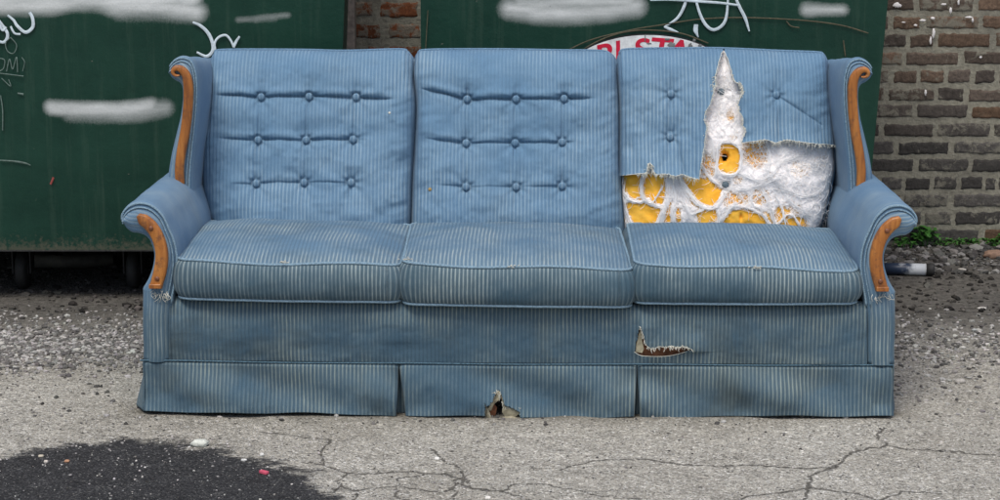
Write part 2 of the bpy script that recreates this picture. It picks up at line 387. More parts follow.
def stonecols(n, lo=0.07, hi=0.5, warm=0.0):
    b = lo + (hi - lo) * rng.random(n) ** 1.9; tint = rng.normal(0, 0.018, (n, 3)) + np.array([0.03 + warm, 0, -0.04 - warm])
    return np.clip(b[:, None] * (1 + tint), 0.01, 0.9)
stone_m = attrmat('stone', 0.85, 120, 0.3, 0.4, 0.002)
pts = []; sz = []; cl = []
def scatter(n, x0, x1, y0, y1, smin, smax, lo, hi, dens=None, warm=0.0):
    x = rng.uniform(x0, x1, n); y = rng.uniform(y0, y1, n)
    if dens is not None: k = rng.random(n) < dens(x, y); x, y = x[k], y[k]
    s = smin + (smax - smin) * rng.random(len(x)) ** 2.2
    pts.append(np.stack([x, y, s * 0.22], -1)); sz.append(s); cl.append(stonecols(len(x), lo, hi, warm))
band = lambda c, w: (lambda x, y: np.clip(np.exp(-((y - c + 0.25 * fbm(x * 2, y * 2, 3)) / w) ** 2), 0, 1))
scatter(26000, -2.2, -0.9, 0.4, 1.35, 0.003, 0.0105, 0.10, 0.50, band(0.88, 0.20))
scatter(2600, -2.6, 2.6, -0.1, 1.3, 0.003, 0.009, 0.05, 0.5)
scatter(3800, -2.6, 2.6, 1.25, 2.34, 0.004, 0.016, 0.015, 0.11, warm=0.05)  # back stones coloured darker, standing in for shade under the dumpsters
scatter(6500, 1.0, 2.4, 0.15, 1.3, 0.0035, 0.010, 0.07, 0.5, band(0.75, 0.35))
scatter(1200, 1.0, 2.6, 1.85, 2.36, 0.006, 0.022, 0.05, 0.25)
scatter(1500, -1.5, 1.5, -0.85, -0.02, 0.0015, 0.0042, 0.04, 0.6)
scatter(700, -1.4, -0.45, -0.85, -0.2, 0.0015, 0.0045, 0.15, 0.6, lambda x, y: np.exp(-np.abs(-0.3 - y) / 0.15))
gv = stones('gravel', np.vstack(pts), np.concatenate(sz), np.vstack(cl), stone_m)
tag(gv, 'loose grey and white gravel and grit scattered over the asphalt', 'gravel', kind='stuff')

# ================================================================== BRICKWORK
t = NT('mortar'); ob = t.obj(); nz = t.noise(ob, 45, 7, 0.7); b2 = t.noise(ob, 3.5, 5)
c = t.mix(t.ramp(nz, [(0.3, 0.0), (0.7, 1.0)]), (0.19, 0.18, 0.145), (0.34, 0.33, 0.27))
c = t.mix(t.ramp(b2, [(0.45, 0.0), (0.75, 0.6)]), c, (0.10, 0.095, 0.085))
mortar = t.fin(c, 0.92, 0, t.bump(t.math('ADD', nz, t.math('MULTIPLY', b2, 2)), 0.8, 0.012), 0.15)
t = NT('brick'); ob = t.obj(); nz = t.noise(ob, 70, 7, 0.75); sm = t.noise(ob, 26, 7, 0.72, 0.5)
c = t.mix(1.0, t.attr('col', 'Color'), t.ramp(nz, [(0.25, 0.45), (0.5, 0.95), (0.8, 1.7)]), 'MULTIPLY')
c = t.mix(t.ramp(t.math('ADD', sm, t.attr('smear')), [(0.60, 0.0), (0.68, 0.85)]), c, (0.20, 0.19, 0.155))
brickm = t.fin(c, 0.85, 0, t.bump(t.math('ADD', nz, sm), 0.7, 0.008), 0.25)
def brick_mesh(name, parent, x0, x1, z0, z1, Y, course, blen, gap, colf, smearf, seed, proud=0.003):
    r = np.random.default_rng(seed); V = []; Fc = []; C = []; S = []; n = 0; NX, NZ = 27, 9
    uu = np.linspace(0, 1, NX); ww = np.linspace(0, 1, NZ); U, W = np.meshgrid(uu, ww, indexing='ij')
    f0 = gridfaces(NX, NZ); k = 0; z = z0
    while z < z1:
        x = x0 - r.random() * blen; header = (k % 6 == 3)
        while x < x1:
            L = (blen * 0.5 if header else blen) * r.uniform(0.88, 1.1)
            if r.random() < 0.12: L *= 0.55
            a, b = max(x, x0) + gap / 2 * r.uniform(.6, 1.5), min(x + L, x1) - gap / 2 * r.uniform(.6, 1.5)
            if b - a > 0.03:
                h = course - gap * r.uniform(0.8, 1.25); tz = r.normal(0, .0015)
                X = a + (b - a) * U; Z = z + tz + gap / 2 + h * W + (U - 0.5) * r.normal(0, .003)
                X = X + 0.004 * fbm(Z * 120, X * 8 + k * 3.1, seed, 3) * (np.abs(2 * U - 1) ** 3) * 2
                Z = Z + 0.0045 * fbm(X * 55, Z * 10 + k * 7.7, seed + 9, 3) * (np.abs(2 * W - 1) ** 2) * 2
                e = np.minimum(np.minimum(U, 1 - U) * (b - a), np.minimum(W, 1 - W) * h)
                Yd = Y - proud * np.clip(e / 0.008, 0, 1) ** 0.5 + (e < 1e-6) * 0.004 + 0.003 * fbm(X * 25, Z * 25, seed + 4)
                V.append(np.stack([X, Yd, Z], -1).reshape(-1, 3)); Fc.append(f0 + n); n += NX * NZ
                cc = colf((a + b) / 2, z + h / 2, r); C.append(np.tile(cc, (NX * NZ, 1)))
                S.append(np.full(NX * NZ, smearf((a + b) / 2, z, r)))
            x += L
        z += course; k += 1
    return build(name, np.vstack(V), np.vstack(Fc)[:, ::1], brickm, parent, attrs={'col': np.vstack(C), 'smear': np.concatenate(S)})
WALLY = 2.38
def wcol(x, z, r):
    hi = np.clip((z - 0.38) / 0.45, 0, 1)
    dark = np.array([0.064, 0.060, 0.056]) * r.uniform(0.7, 1.6); brown = np.array([0.16, 0.108, 0.076]) * r.uniform(0.5, 1.15)
    q = r.random()
    if q < 0.06 and hi > .6: return np.array([0.16, 0.19, 0.23])
    if q < 0.08: return np.array([0.11, 0.07, 0.045])
    m = np.clip(hi * r.uniform(0.3, 1.3), 0, 1); return dark * (1 - m) + brown * m
wall = empty('brick_wall', (0, WALLY, 0))
brick_mesh('brickwork', wall, -3.4, 3.4, 0.002, 1.9, 0, 0.0697, 0.208, 0.0145, wcol, lambda x, z, r: r.normal(0.055, 0.06), 5)
m = MB(); m.box(-3.5, 3.5, 0.0, 0.30, -0.05, 2.0); w_ = m.build('mortar_bed', mortar, wall, shade=False)
m = MB(); m.box(-3.55, 3.55, -0.03, 0.33, 2.0, 2.08, 0.01); m.build('coping', mortar, wall, shade=False)
paintm = simple('white_splash', (0.72, 0.70, 0.70), 0.6, 0, 80, 0.2)
def blob(m, c, rx, rz, y, seed, thick=0.0015):
    r = np.random.default_rng(seed); n = 18; a = np.linspace(0, 2 * np.pi, n, endpoint=False)
    rr = 1 + 0.5 * (r.random(n) - 0.5)
    V = [(c[0] + rx * rr[i] * math.cos(a[i]), y + thick, c[1] + rz * rr[i] * math.sin(a[i])) for i in range(n)]
    V += [(c[0] + .8 * rx * rr[i] * math.cos(a[i]), y, c[1] + .8 * rz * rr[i] * math.sin(a[i])) for i in range(n)]
    fs = [(i, (i + 1) % n, n + (i + 1) % n, n + i) for i in range(n)] + [tuple(range(n, 2 * n))]
    m.add(V, fs)
m = MB()
for i, (bx_, by_, rx, rz) in enumerate([(897, 5, 4, 2.5), (933, 33, 1.5, 5), (930, 40, 1.2, 4), (943, 4, 3, 1), (950, 10, 1.2, 3), (922, 20, 3, 1.2), (915, 25, 2, 1), (932, 18, 2, 1.5), (968, 17, 4, 1), (972, 20, 1, 2), (925, 92, 1.1, 3), (958, 2, 1, 3), (903, 22, 2, .8), (980, 57, 1.2, 1.2)]):
    q = P(bx_, by_, WALLY); blob(m, (q[0], q[2]), rx / 256, rz / 256, -0.0125, i)
m.build('paint_splash', paintm, wall)
tag(wall, 'dark weathered brick wall with thick pale mortar and white paint splashes at right', 'wall')

pil = empty('brick_pilaster', (0, 1.78, 0)); a_ = P(352, 30, 1.78)[0]; b_ = P(440, 30, 1.78)[0]
def pcol(x, z, r): return np.array([0.22, 0.075, 0.032]) * r.uniform(0.55, 1.0) if r.random() < .8 else np.array([0.13, 0.11, 0.09])
brick_mesh('brickwork', pil, a_, b_, 0.012, 1.85, 0, 0.0775, 0.155, 0.022, pcol, lambda x, z, r: r.normal(0.11, 0.05), 21)
m = MB(); m.box(a_ - .01, b_ + .01, 0.0, 0.58, -0.02, 1.9); m.build('mortar_bed', mortar, pil, shade=False)
tag(pil, 'orange red brick pilaster smeared with mortar, in the gap between the green dumpsters', 'pilaster')
a_ = P(345.5, 30, 1.62)[0]; b_ = P(355, 30, 1.62)[0]
m = MB(); m.box(a_, b_, 1.60, 1.70, 0.0, 1.75, 0.005)
po = m.build('timber_post', simple('grey_timber', (0.20, 0.175, 0.155), 0.9, 0, 45, 0.6, 0.6, 0.004), None, shade=False)
tag(po, 'narrow grey brown weathered post beside the left green dumpster', 'post')

# ================================================================== DUMPSTERS
DY = 1.40
def dz(py): return float(P(500, py, DY)[2])
t = NT('green_paint'); ob = t.obj(); nz = t.noise(ob, 5, 6, 0.65); fn = t.noise(ob, 60, 6, 0.7); sp = t.n('ShaderNodeSeparateXYZ', {0: ob})
c = t.mix(t.ramp(nz, [(0.3, 0.0), (0.7, 1.0)]), (0.006, 0.032, 0.022), (0.012, 0.050, 0.034))
streak = t.noise(t.mapv(ob, (28.0, 28.0, 1.6)), 1.0, 6, 0.7)
c = t.mix(t.ramp(streak, [(0.52, 0.0), (0.80, 0.5)]), c, (0.055, 0.095, 0.07))
chip = t.ramp(t.noise(ob, 34, 4, 0.6), [(0.71, 0.0), (0.735, 1.0)]); c = t.mix(t.math('MULTIPLY', chip, 0.7), c, (0.20, 0.19, 0.16))
low = t.ramp(t.math('ADD', t.math('MULTIPLY', sp.outputs[2], 2.0), t.math('MULTIPLY', fn, 0.5)), [(0.62, 1.0), (0.70, 0.0)])
c = t.mix(t.math('MULTIPLY', low, 0.65), c, (0.10, 0.095, 0.07))
pa = t.math('ADD', t.attr('paint'), t.math('MULTIPLY', t.math('SUBTRACT', t.noise(ob, 170, 5, 0.8), 0.5), 0.45))
pa = t.math('MULTIPLY', t.ramp(pa, [(0.08, 0.0), (0.5, 0.45), (1.0, 1.0)]), t.ramp(t.attr('paint'), [(0.0, 0.0), (0.15, 1.0)]))
pc = t.mix(t.ramp(t.noise(t.mapv(ob, (5.0, 5.0, 30.0)), 1.0, 5, 0.6), [(0.35, 0.0), (0.7, 1.0)]), (0.55, 0.58, 0.58), (0.80, 0.83, 0.83))
chip2 = t.ramp(t.noise(ob, 48, 5, 0.7), [(0.68, 1.0), (0.71, 0.2)])
c = t.mix(t.math('MULTIPLY', t.math('MULTIPLY', pa, chip2), 0.93), c, pc)
green = t.fin(c, t.ramp(fn, [(0.3, 0.36), (0.7, 0.55)]), 0.0, t.bump(t.math('ADD', t.math('MULTIPLY', nz, 2.0), t.math('MULTIPLY', fn, 0.2)), 0.25, 0.01), 0.22)
rubber = simple('black_rubber', (0.02, 0.02, 0.02), 0.7, 0, 40, 0.4)
steel = simple('dull_steel', (0.16, 0.155, 0.15), 0.5, 0.6, 40, 0.4)
white_spray = simple('spray_white', (0.58, 0.68, 0.74), 0.6, 0, 60, 0.25)
grey_chalk = simple('chalk_grey', (0.11, 0.16, 0.14), 0.8, 0, 90, 0.4)
rust_line = simple('rust_scratch', (0.085, 0.075, 0.045), 0.8, 0, 90, 0.4)
def ribbon(m, pts, w, y, thick=0.0008, n=10, conv=None):
    """flat raised line on the plate; pts in photo pixels"""
    q = smooth(pts, n); W = np.interp(np.linspace(0, 1, len(q)), np.linspace(0, 1, len(np.atleast_1d(w))), np.atleast_1d(w)) if np.ndim(w) else np.full(len(q), w)
    p = P(q[:, 0], q[:, 1], DY)[:, [0, 2]]; T = np.gradient(p, axis=0); T /= np.linalg.norm(T, axis=1)[:, None] + 1e-9
    N = np.stack([-T[:, 1], T[:, 0]], -1) * (W / 285 / 2)[:, None]
    k = len(p); V = []
    for side, yy in ((1.0, 0.0002), (0.7, -thick), (-0.7, -thick), (-1.0, 0.0002)):
        a = p + N * side; V.append(np.stack([a[:, 0], np.full(k, y + yy), a[:, 1]], -1))
    V = np.stack(V, 1); m.add(V, gridfaces(k, 4))
def dumpster(px_l_top, px_l_bot, px_r_top, px_r_bot, name, blobs, label):
    zb = dz(250); zt = 1.34; depth = 0.86
    def X(pt, pb, z): # straight edge through photo points at py=0 and py=250
        x0, x1 = P(pt, 0, DY)[0], P(pb, 250, DY)[0]; z0 = dz(0); return x1 + (x0 - x1) * (z - zb) / (z0 - zb)
    xl, xr = X(px_l_top, px_l_bot, zb), X(px_r_top, px_r_bot, zb)
    xc = (xl + xr) / 2; root = empty(name, (xc, DY, 0)); n, k = 260, 170
    V = []; z = np.linspace(zb, zt, k); u = np.linspace(0, 1, n); U, Z = np.meshgrid(u, z, indexing='ij')
    XL, XR = X(px_l_top, px_l_bot, Z), X(px_r_top, px_r_bot, Z); XX = XL + (XR - XL) * U
    paint = np.zeros_like(XX)
    for (pts_, rad, soft, amp) in blobs:
        q = [tuple(P(a, b, DY)[[0, 2]]) for a, b in pts_]
        d = segdist(XX, Z + 0.014 * fbm(XX * 7, Z * 9, 4), q) * 285
        paint = np.maximum(paint, amp * (lambda q_: q_ * q_ * (3 - 2 * q_))(np.clip((rad * .8 + soft * 1.5 - d) / soft / 2.4, 0, 1)))
    Yw = 0.004 * fbm(XX * 1.5, Z * 1.5, 31) + 0.0
    e = np.minimum(np.minimum(U, 1 - U) * 1.4, np.minimum(Z - zb, zt - Z)); Yw = Yw * np.clip(e / .2, 0, 1)
    build('front_plate', np.stack([XX - xc, Yw, Z], -1), gridfaces(n, k), green, root, attrs={'paint': paint.ravel()})
    # shell: side, back, floor and folded rims
    bl, br, tl, tr = X(px_l_top, px_l_bot, zb) - xc, X(px_r_top, px_r_bot, zb) - xc, X(px_l_top, px_l_bot, zt) - xc, X(px_r_top, px_r_bot, zt) - xc
    m = MB(); d0 = 0.004
    Vv = [(bl, d0, zb), (br, d0, zb), (br, depth * .94, zb), (bl, depth * .94, zb), (tl, d0, zt), (tr, d0, zt), (tr, depth, zt), (tl, depth, zt)]
    m.add(Vv, [(3, 2, 1, 0), (1, 2, 6, 5), (2, 3, 7, 6), (3, 0, 4, 7)]); m.build('shell', green, root, shade=False, attrs=None, solid=0.004) if False else None
    build('shell', np.array(Vv), [(3, 2, 1, 0), (1, 2, 6, 5), (2, 3, 7, 6), (3, 0, 4, 7)], green, root, attrs={'paint': np.zeros(8)}, shade=False, solid=0.004)
    m = MB(); m.box(tl - .02, tr + .02, -0.03, 0.03, zt, zt + .05, .008); m.box(tl - .02, tr + .02, depth - .03, depth + .03, zt, zt + .05, .008)
    m.box(tl - .022, tl + .03, .03, depth - .03, zt, zt + .048, .008); m.box(tr - .03, tr + .022, .03, depth - .03, zt, zt + .048, .008)
    m.build('rim', green, root, shade=False)
    m = MB(); m.box(bl + .01, br - .01, 0.006, 0.05, zb - .006, zb + .0, 0.0)
    m.build('bottom_flange', steel, root, shade=False)
    for sx in (-1, 1):
        m = MB(); ex = (br if sx > 0 else bl); m.box(min(ex, ex + sx * .001) - .0, ex + .001, .2, .22, .7, .72)
    for s0, s1 in ((tl, (tl + tr) / 2 - .005), ((tl + tr) / 2 + .005, tr)):
        m = MB(); m.box(s0, s1, -0.03, depth + .02, zt + .052, zt + .075, .01); ld = m.build('lid', rubber, root, shade=False)
    wx = [bl + .16, br - .16]
    if 'left' in label: wx[1] = P(133, 268, 1.6)[0] - xc; wx[0] = P(22, 268, 1.6)[0] - xc
    for x in wx:
        for y in (0.22, depth - .14):
            m = MB(); m.lathe([(0.02, -.022), (.056, -.02), (.068, -.012), (.068, .012), (.056, .02), (.02, .022)], (x, y, .07), 'x', 24)
            wl = m.build('caster_wheel', rubber, root)
            h = MB(); h.lathe([(0.034, -.0245), (.036, 0), (0.034, .0245)], (x, y, .07), 'x', 18); h.build('hub', rubber, wl)
            m = MB(); m.box(x - .034, x - .029, y - .03, y + .03, .06, .155); m.box(x + .029, x + .034, y - .03, y + .03, .06, .155)
            m.box(x - .045, x + .045, y - .045, y + .045, .156, zb - .002); m.build('caster_fork', rubber, root, shade=False)
    tag(root, label, 'dumpster', 'green dumpsters behind the sofa')
    return root, xc
L_blobs = [([(-300, 2), (0, 4), (60, 3), (100, 1), (150, 7), (196, 12)], 7, 8, 1.0), ([(-300, -4), (190, -2)], 10, 6, 1.0), ([(120, 8), (150, 12), (192, 14)], 3, 10, 0.8), ([(52, 108), (80, 109), (130, 107), (150, 105)], 6, 5, 1.0), ([(70, 112), (140, 112), (165, 108)], 3, 9, 0.8),
           ([(150, 106), (168, 106)], 2, 5, .8), ([(238, 20), (288, 17)], 0.5, 4, 0.55), ([(255, 20), (275, 19)], 1, 4, 0.5)]
R_blobs = [([(510, 8), (560, 12), (610, 12), (636, 8)], 7, 8, 0.95), ([(520, 2), (630, 2)], 6, 6, .85), ([(806, 11), (842, 11)], 3, 6, 0.9)]
d1, x1c = dumpster(-420, -400, 344.5, 336, 'dumpster', L_blobs, 'dark green metal dumpster at left with white painted-over streaks, behind the sofa arm')
d2, x2c = dumpster(420.5, 423, 888, 864, 'dumpster', R_blobs, 'dark green metal dumpster with red and white oval emblem, behind the sofa cushions')
def scrawl(name, root, xc, strokes, mat, y=-0.007):
    m = MB()
    for i, (p_, w_) in enumerate(strokes):
        ribbon(m, p_, w_, y - 0.0004 * i, 0.0006)
    for v in m.v: v[:, 0] -= xc
    return m.build(name, mat, root)
scrawl('graffiti_scrawl', d1, x1c, [
    ([(-8, 38), (4, 42), (8, 34), (2, 24), (-4, 16)], [2, 3, 3, 2]), ([(8, 15), (14, 20), (18, 26), (26, 32), (33, 27), (33, 18), (30, 12)], [2, 3, 3.2, 3]),
    ([(11, 26), (15, 33), (21, 34)], 2), ([(0, 24), (3, 30), (7, 27)], 2.2)], white_spray)
scrawl('graffiti_loop', d1, x1c, [
    ([(193, 22), (200, 25), (207, 31), (212, 40), (213, 50), (207, 56), (197, 52)], [2, 3, 3.4, 3, 3, 2]),
    ([(216, 52), (215, 43), (219, 37), (226, 35), (231, 40), (234, 47)], [2, 2.4, 2]), ([(234, 47), (236, 42), (240, 36)], [2.4, 2.8, 2])], white_spray, -0.0085)
for st_ in [
    ([(11, 37), (6, 43), (8, 51), (14, 53), (17, 45), (11, 37)], 1), ([(0, 58), (5, 60), (4, 68), (0, 71)], 1), ([(7, 71), (10, 59), (13, 69), (17, 57), (18, 72)], 1),
    ([(22, 57), (25, 62), (23, 71)], .8), ([(0, 73), (24, 76)], 1), ([(2, 78), (11, 86), (9, 79)], .9), ([(1, 95), (3, 110), (3, 130)], 1.2), ([(0, 160), (15, 161), (26, 163), (31, 165)], [1.2, 2, 1]),
    ([(18, 93), (24, 94)], [1.5, 2])]:
    scrawl('chalk_stroke', d1, x1c, [st_], grey_chalk)
m = MB(); ribbon(m, [(54, 177), (51, 184)], 2, -.007); [v.__setitem__((slice(None), 0), v[:, 0] - x1c) for v in m.v]
m.build('red_fleck', simple('red_fleck', (0.30, 0.06, 0.05), 0.6), d1)
scrawl('graffiti_letters', d2, x2c, [
    ([(687, -6), (684, 6), (677, 18), (664, 27)], [2.5, 3, 2.6, 1.5]), ([(664, 26.5), (670, 29), (678, 32)], [2, 3, 1]),
    ([(694, -6), (700, 14), (706, 25), (713, 29.5), (721, 26), (726, 17), (728, -4)], [2, 3, 3, 3, 2]),
    ([(733, -8), (739, 6), (745, 18), (749, 31)], [2, 3, 3.2, 1.5]), ([(650, 0), (672, -.5), (696, 1), (718, 2.5), (738, 5)], [1.5, 2.5, 2.5, 2]),
    ([(696, 24), (695.5, 30), (698, 37)], [4, 4.5, 1])], white_spray)
scrawl('scratch_arc', d2, x2c, [
    ([(560, 54), (590, 40), (630, 30), (660, 25), (700, 19), (745, 17.5), (800, 20), (840, 25), (868, 33)], 1.3), ([(570, 60), (592, 44), (618, 33.5), (645, 30), (680, 33), (708, 43)], 1.4),
    ([(786, 21), (791, 26), (799, 27.5)], 1.2), ([(843, 40), (845, 56)], 1.2), ([(428, 10), (425, 60)], .8)], rust_line)
# oval emblem
def emblem(root, xc):
    cx, cy, rx, ry = 648, 79, 86, 45.5
    e = empty('tmp'); bpy.data.objects.remove(e)
    def ell(s, y0, y1, mat, name, parent):
        n = 96; a = np.linspace(0, 2 * np.pi, n, endpoint=False)
        p = P(cx + rx * s * np.cos(a), cy - ry * s * np.sin(a), DY)
        V = [(q[0] - xc, y1, q[2]) for q in p] + [(q[0] - xc, y0, q[2]) for q in p]
        fs = [(i, (i + 1) % n, n + (i + 1) % n, n + i) for i in range(n)] + [tuple(range(n, 2 * n))]
        return build(name, V, fs, mat, parent, shade=False)
    base = ell(1.0, -0.0085, -0.002, simple('emblem_black', (0.012, 0.012, 0.013), 0.5), 'emblem', root)
    ell(0.972, -0.0095, -0.008, simple('emblem_white', (0.74, 0.77, 0.78), 0.5, 0, 50, 0.25), 'emblem_field', base)
    red = simple('emblem_red', (0.62, 0.012, 0.05), 0.5, 0, 50, 0.2)
    for ch, px, top, h, rot, sx in (('E', 590, 52, 26, 26, 1), ('A', 590.5, 47, 26, 24, 1.0), ('R', 605, 43, 22, 13, 1.1), ('L', 621.5, 39.8, 22, 8, .95), ('S', 643, 37.8, 22, 3, 1.15), ('T', 663, 37.8, 22, -4, 1.15), ('A', 682, 39.5, 22, -11, 1.1), ('R', 700, 48, 27, -22, 1.1)):
        if ch == 'E' or px in (590.5, 700): continue
        cu = bpy.data.curves.new('letter', 'FONT'); cu.body = ch; cu.size = 1; cu.offset = 0.018; cu.extrude = 0.0; cu.align_x = 'CENTER'
        to = bpy.data.objects.new('letter', cu); col.objects.link(to)
        dg = bpy.context.evaluated_depsgraph_get(); me = bpy.data.meshes.new_from_object(to.evaluated_get(dg)); bpy.data.objects.remove(to)
        Vt = np.array([v.co[:] for v in me.vertices]); Fl = [list(p.vertices) for p in me.polygons]
        hh = Vt[:, 1].max() - Vt[:, 1].min(); Vt[:, 1] -= Vt[:, 1].max(); s = h / 285 / hh; r = math.radians(rot)
        X = Vt[:, 0] * s * sx; Z = Vt[:, 1] * s; X = X + 0.12 * Z
        q = P(px, top, DY); c_, s_ = math.cos(r), math.sin(r)
        V = np.stack([q[0] - xc + X * c_ - Z * s_, np.full(len(X), -0.0103), q[2] + X * s_ + Z * c_], -1)
        build('letter', V, Fl, red, base, shade=False)
    # scratched-off paint flakes
    m = MB()
    for i, (a, b, r1, r2) in enumerate([(671, 45, 3.5, 3), (690, 46, 2, 3), (694, 40, 1.5, 1.5), (645, 38, .5, 4), (649, 43, 2.5, .6), (667, 39, 2.5, 1), (700, 45, 2, 1)]):
        q = P(a, b, DY); blob(m, (q[0] - xc, q[2]), r1 / 285, r2 / 285, -0.0112, 40 + i, .0005)
    m.build('worn_patch', simple('worn_patch', (0.18, 0.19, 0.19), 0.7), base)
emblem(d2, x2c)

# ================================================================== SOFA
sofa = empty('sofa', (SX, 0, 0), PHI)
tag(sofa, 'worn blue striped three seat sofa with orange wood trim and torn right back cushion', 'sofa')

def strip_part(name, outer, inner, y0, y1, mat, cap_y=None, mirror=False, dx=0.0, dzz=0.0, nd=14, nc=14, rnd=0.02, wearf=None, yslope=0.0, bulge=0.008):
    """body whose front face is a strip between two curves (local x,z) swept back along y"""
    o = np.asarray(outer); i = np.asarray(inner); n = len(o)
    loop = np.vstack([o, i[::-1]]); N = len(loop)
    # outward normal estimate by shrinking toward the strip mid-line
    mid = np.vstack([(o + i) / 2, ((o + i) / 2)[::-1]]); wid = np.linalg.norm(loop - mid, axis=1)[:, None]
    inward = (mid - loop) / (wid + 1e-6)
    ztop = loop[:, 1].max()
    rows = []; vv = []
    steps = [(0.0, 1.0), (0.12, .62), (0.35, .26), (0.65, .07), (1.0, 0.0)]
    for s, ins in steps: rows.append((y0 + rnd * s, ins * rnd * .9))
    for s in np.linspace(0, 1, nd)[1:]: rows.append((y0 + rnd + (y1 - y0 - rnd) * s, 0))
    V = []; UVs = []; Wr = []
    seg = np.linalg.norm(np.diff(loop, axis=0), axis=1); arc = np.concatenate([[0], np.cumsum(seg)])
    for r_, (yy, ins) in enumerate(rows):
        k = (yy - y0) / (y1 - y0); L = loop + inward * np.minimum(ins, wid * .8)
        X = L[:, 0] + dx * k; Z = L[:, 1] + dzz * k * np.clip((L[:, 1] - .3) / .2, 0, 1)
        Y = yy + yslope * (L[:, 1]) ; nz = 0.004 * fbm(arc * 9, np.full(N, yy * 9), 8)
        X = X + nz * inward[:, 0]; Z = Z + nz * inward[:, 1]
        V.append(np.stack([X, Y, Z], -1)); UVs.append(np.stack([np.full(N, yy), arc], -1))
        Wr.append((0.45 * np.exp(-(yy - y0) / 0.03) + 0.22 * (1 if yy < 9 else 0)) * np.ones(N))
    R = len(rows); V = np.stack(V, 1); UVs = np.stack(UVs, 1); Wr = np.stack(Wr, 1)  # N x R
    f1 = gridfaces(N, R, wrap=True)
    # front cap grid between first-row outer and inner
    Vo = V[:n, 0]; Vi = V[n:, 0][::-1]; tt = np.linspace(0, 1, nc)[None, :, None]
    C = Vo[:, None] * (1 - tt) + Vi[:, None] * tt; b = np.sin(np.pi * tt[..., 0]) ** .7
    C[..., 1] -= bulge * b
    cu = (tt * np.linalg.norm(Vi - Vo, axis=1)[:, None, None])[..., 0]; al = np.concatenate([[0], np.cumsum(np.linalg.norm(np.diff(o, axis=0), axis=1))])
    CU = np.stack([cu, np.broadcast_to(al[:, None], cu.shape)], -1)
    f2 = gridfaces(n, nc)[:, ::-1] + N * R
    VV = np.vstack([V.reshape(-1, 3), C.reshape(-1, 3)]); UU = np.vstack([UVs.reshape(-1, 2), CU.reshape(-1, 2)])
    WW = np.concatenate([Wr.ravel(), np.full(n * nc, 0.70)]); Fs = np.vstack([f1, f2])
    if mirror: VV = VV * np.array([-1, 1, 1]); Fs = Fs[:, ::-1]
    return build(name, VV, Fs, mat, sofa, uv=UU, attrs={'wear': WW, 'shade_grime': np.clip((0.40 - VV[:, 2]) / .12, 0, 1) * .85})
def band_part(name, cl, wd, y, thick, mat, mirror=False, conv=None, n=8, yfun=None, flat=False):
    """wood trim: centre line + widths (local x,z), domed, with real thickness"""
    w = np.interp(np.linspace(0, 1, len(cl)), np.linspace(0, 1, len(wd)), wd)
    T = np.gradient(cl, axis=0); T /= np.linalg.norm(T, axis=1)[:, None] + 1e-9; Nn = np.stack([-T[:, 1], T[:, 0]], -1)
    prof = [(-1, .3), (-1, .0), (-.98, -.55), (-.88, -.85), (-.6, -1), (0, -1.06), (.6, -1), (.88, -.85), (.98, -.55), (1, 0), (1, .3)]
    V = []
    for s, d in prof:
        p = cl + Nn * (w / 2 * s)[:, None]; yy = (yfun(cl) if yfun else np.full(len(cl), y)) + d * thick
        V.append(np.stack([p[:, 0], yy, p[:, 1]], -1))
    V = np.stack(V, 1); k = V.shape[1]; N = V.shape[0]
    fs = gridfaces(N, k).tolist(); fs.append(list(range(k))); fs.append(list(range((N - 1) * k, N * k))[::-1])
    V = V.reshape(-1, 3)
    if mirror: V = V * np.array([-1, 1, 1]); fs = [f[::-1] for f in fs]
    return build(name, V, fs, mat, sofa)
def zx(pts, sc, ox, oy, y):          # zoom pixels -> local x,z on depth plane y
    p = np.array(pts, float); q = PS(ox + p[:, 0] / sc, oy + p[:, 1] / sc, y); return q[:, [0, 2]]
YA = -0.004
ao = [(47, 192), (58, 212), (78, 226), (100, 229), (125, 238), (142, 258), (153, 290), (154, 320), (146, 360), (130, 398), (113, 426)]
ai = [(40, 172), (44, 148), (66, 124), (103, 112), (148, 121), (188, 155), (214, 205), (236, 258), (245, 312), (243, 360), (234, 425)]
ao = [tuple(q) for q in ao]; ai = [tuple(q) for q in ai]
O = np.vstack([zx(ao, 3.573, 110, 170, YA), PS(np.array([141.5, 141.2, 141.5, 141.5]), np.array([294., 315, 340, 361.5]), YA)[:, [0, 2]]])
I = np.vstack([zx(ai, 3.573, 110, 170, YA), PS(np.array([174., 172.5, 172, 171.5]), np.array([297., 315, 340, 361.5]), YA)[:, [0, 2]]])
O = smooth(O, 5); I = smooth(I, 5)
tO = [(93, 165), (100, 188), (127, 212), (150, 247), (162, 290), (162, 330), (155, 370), (146, 400), (142, 416)]
tI = [(108, 156), (135, 165), (165, 190), (190, 230), (205, 280), (207, 322), (201, 362), (191, 400), (187, 418)]
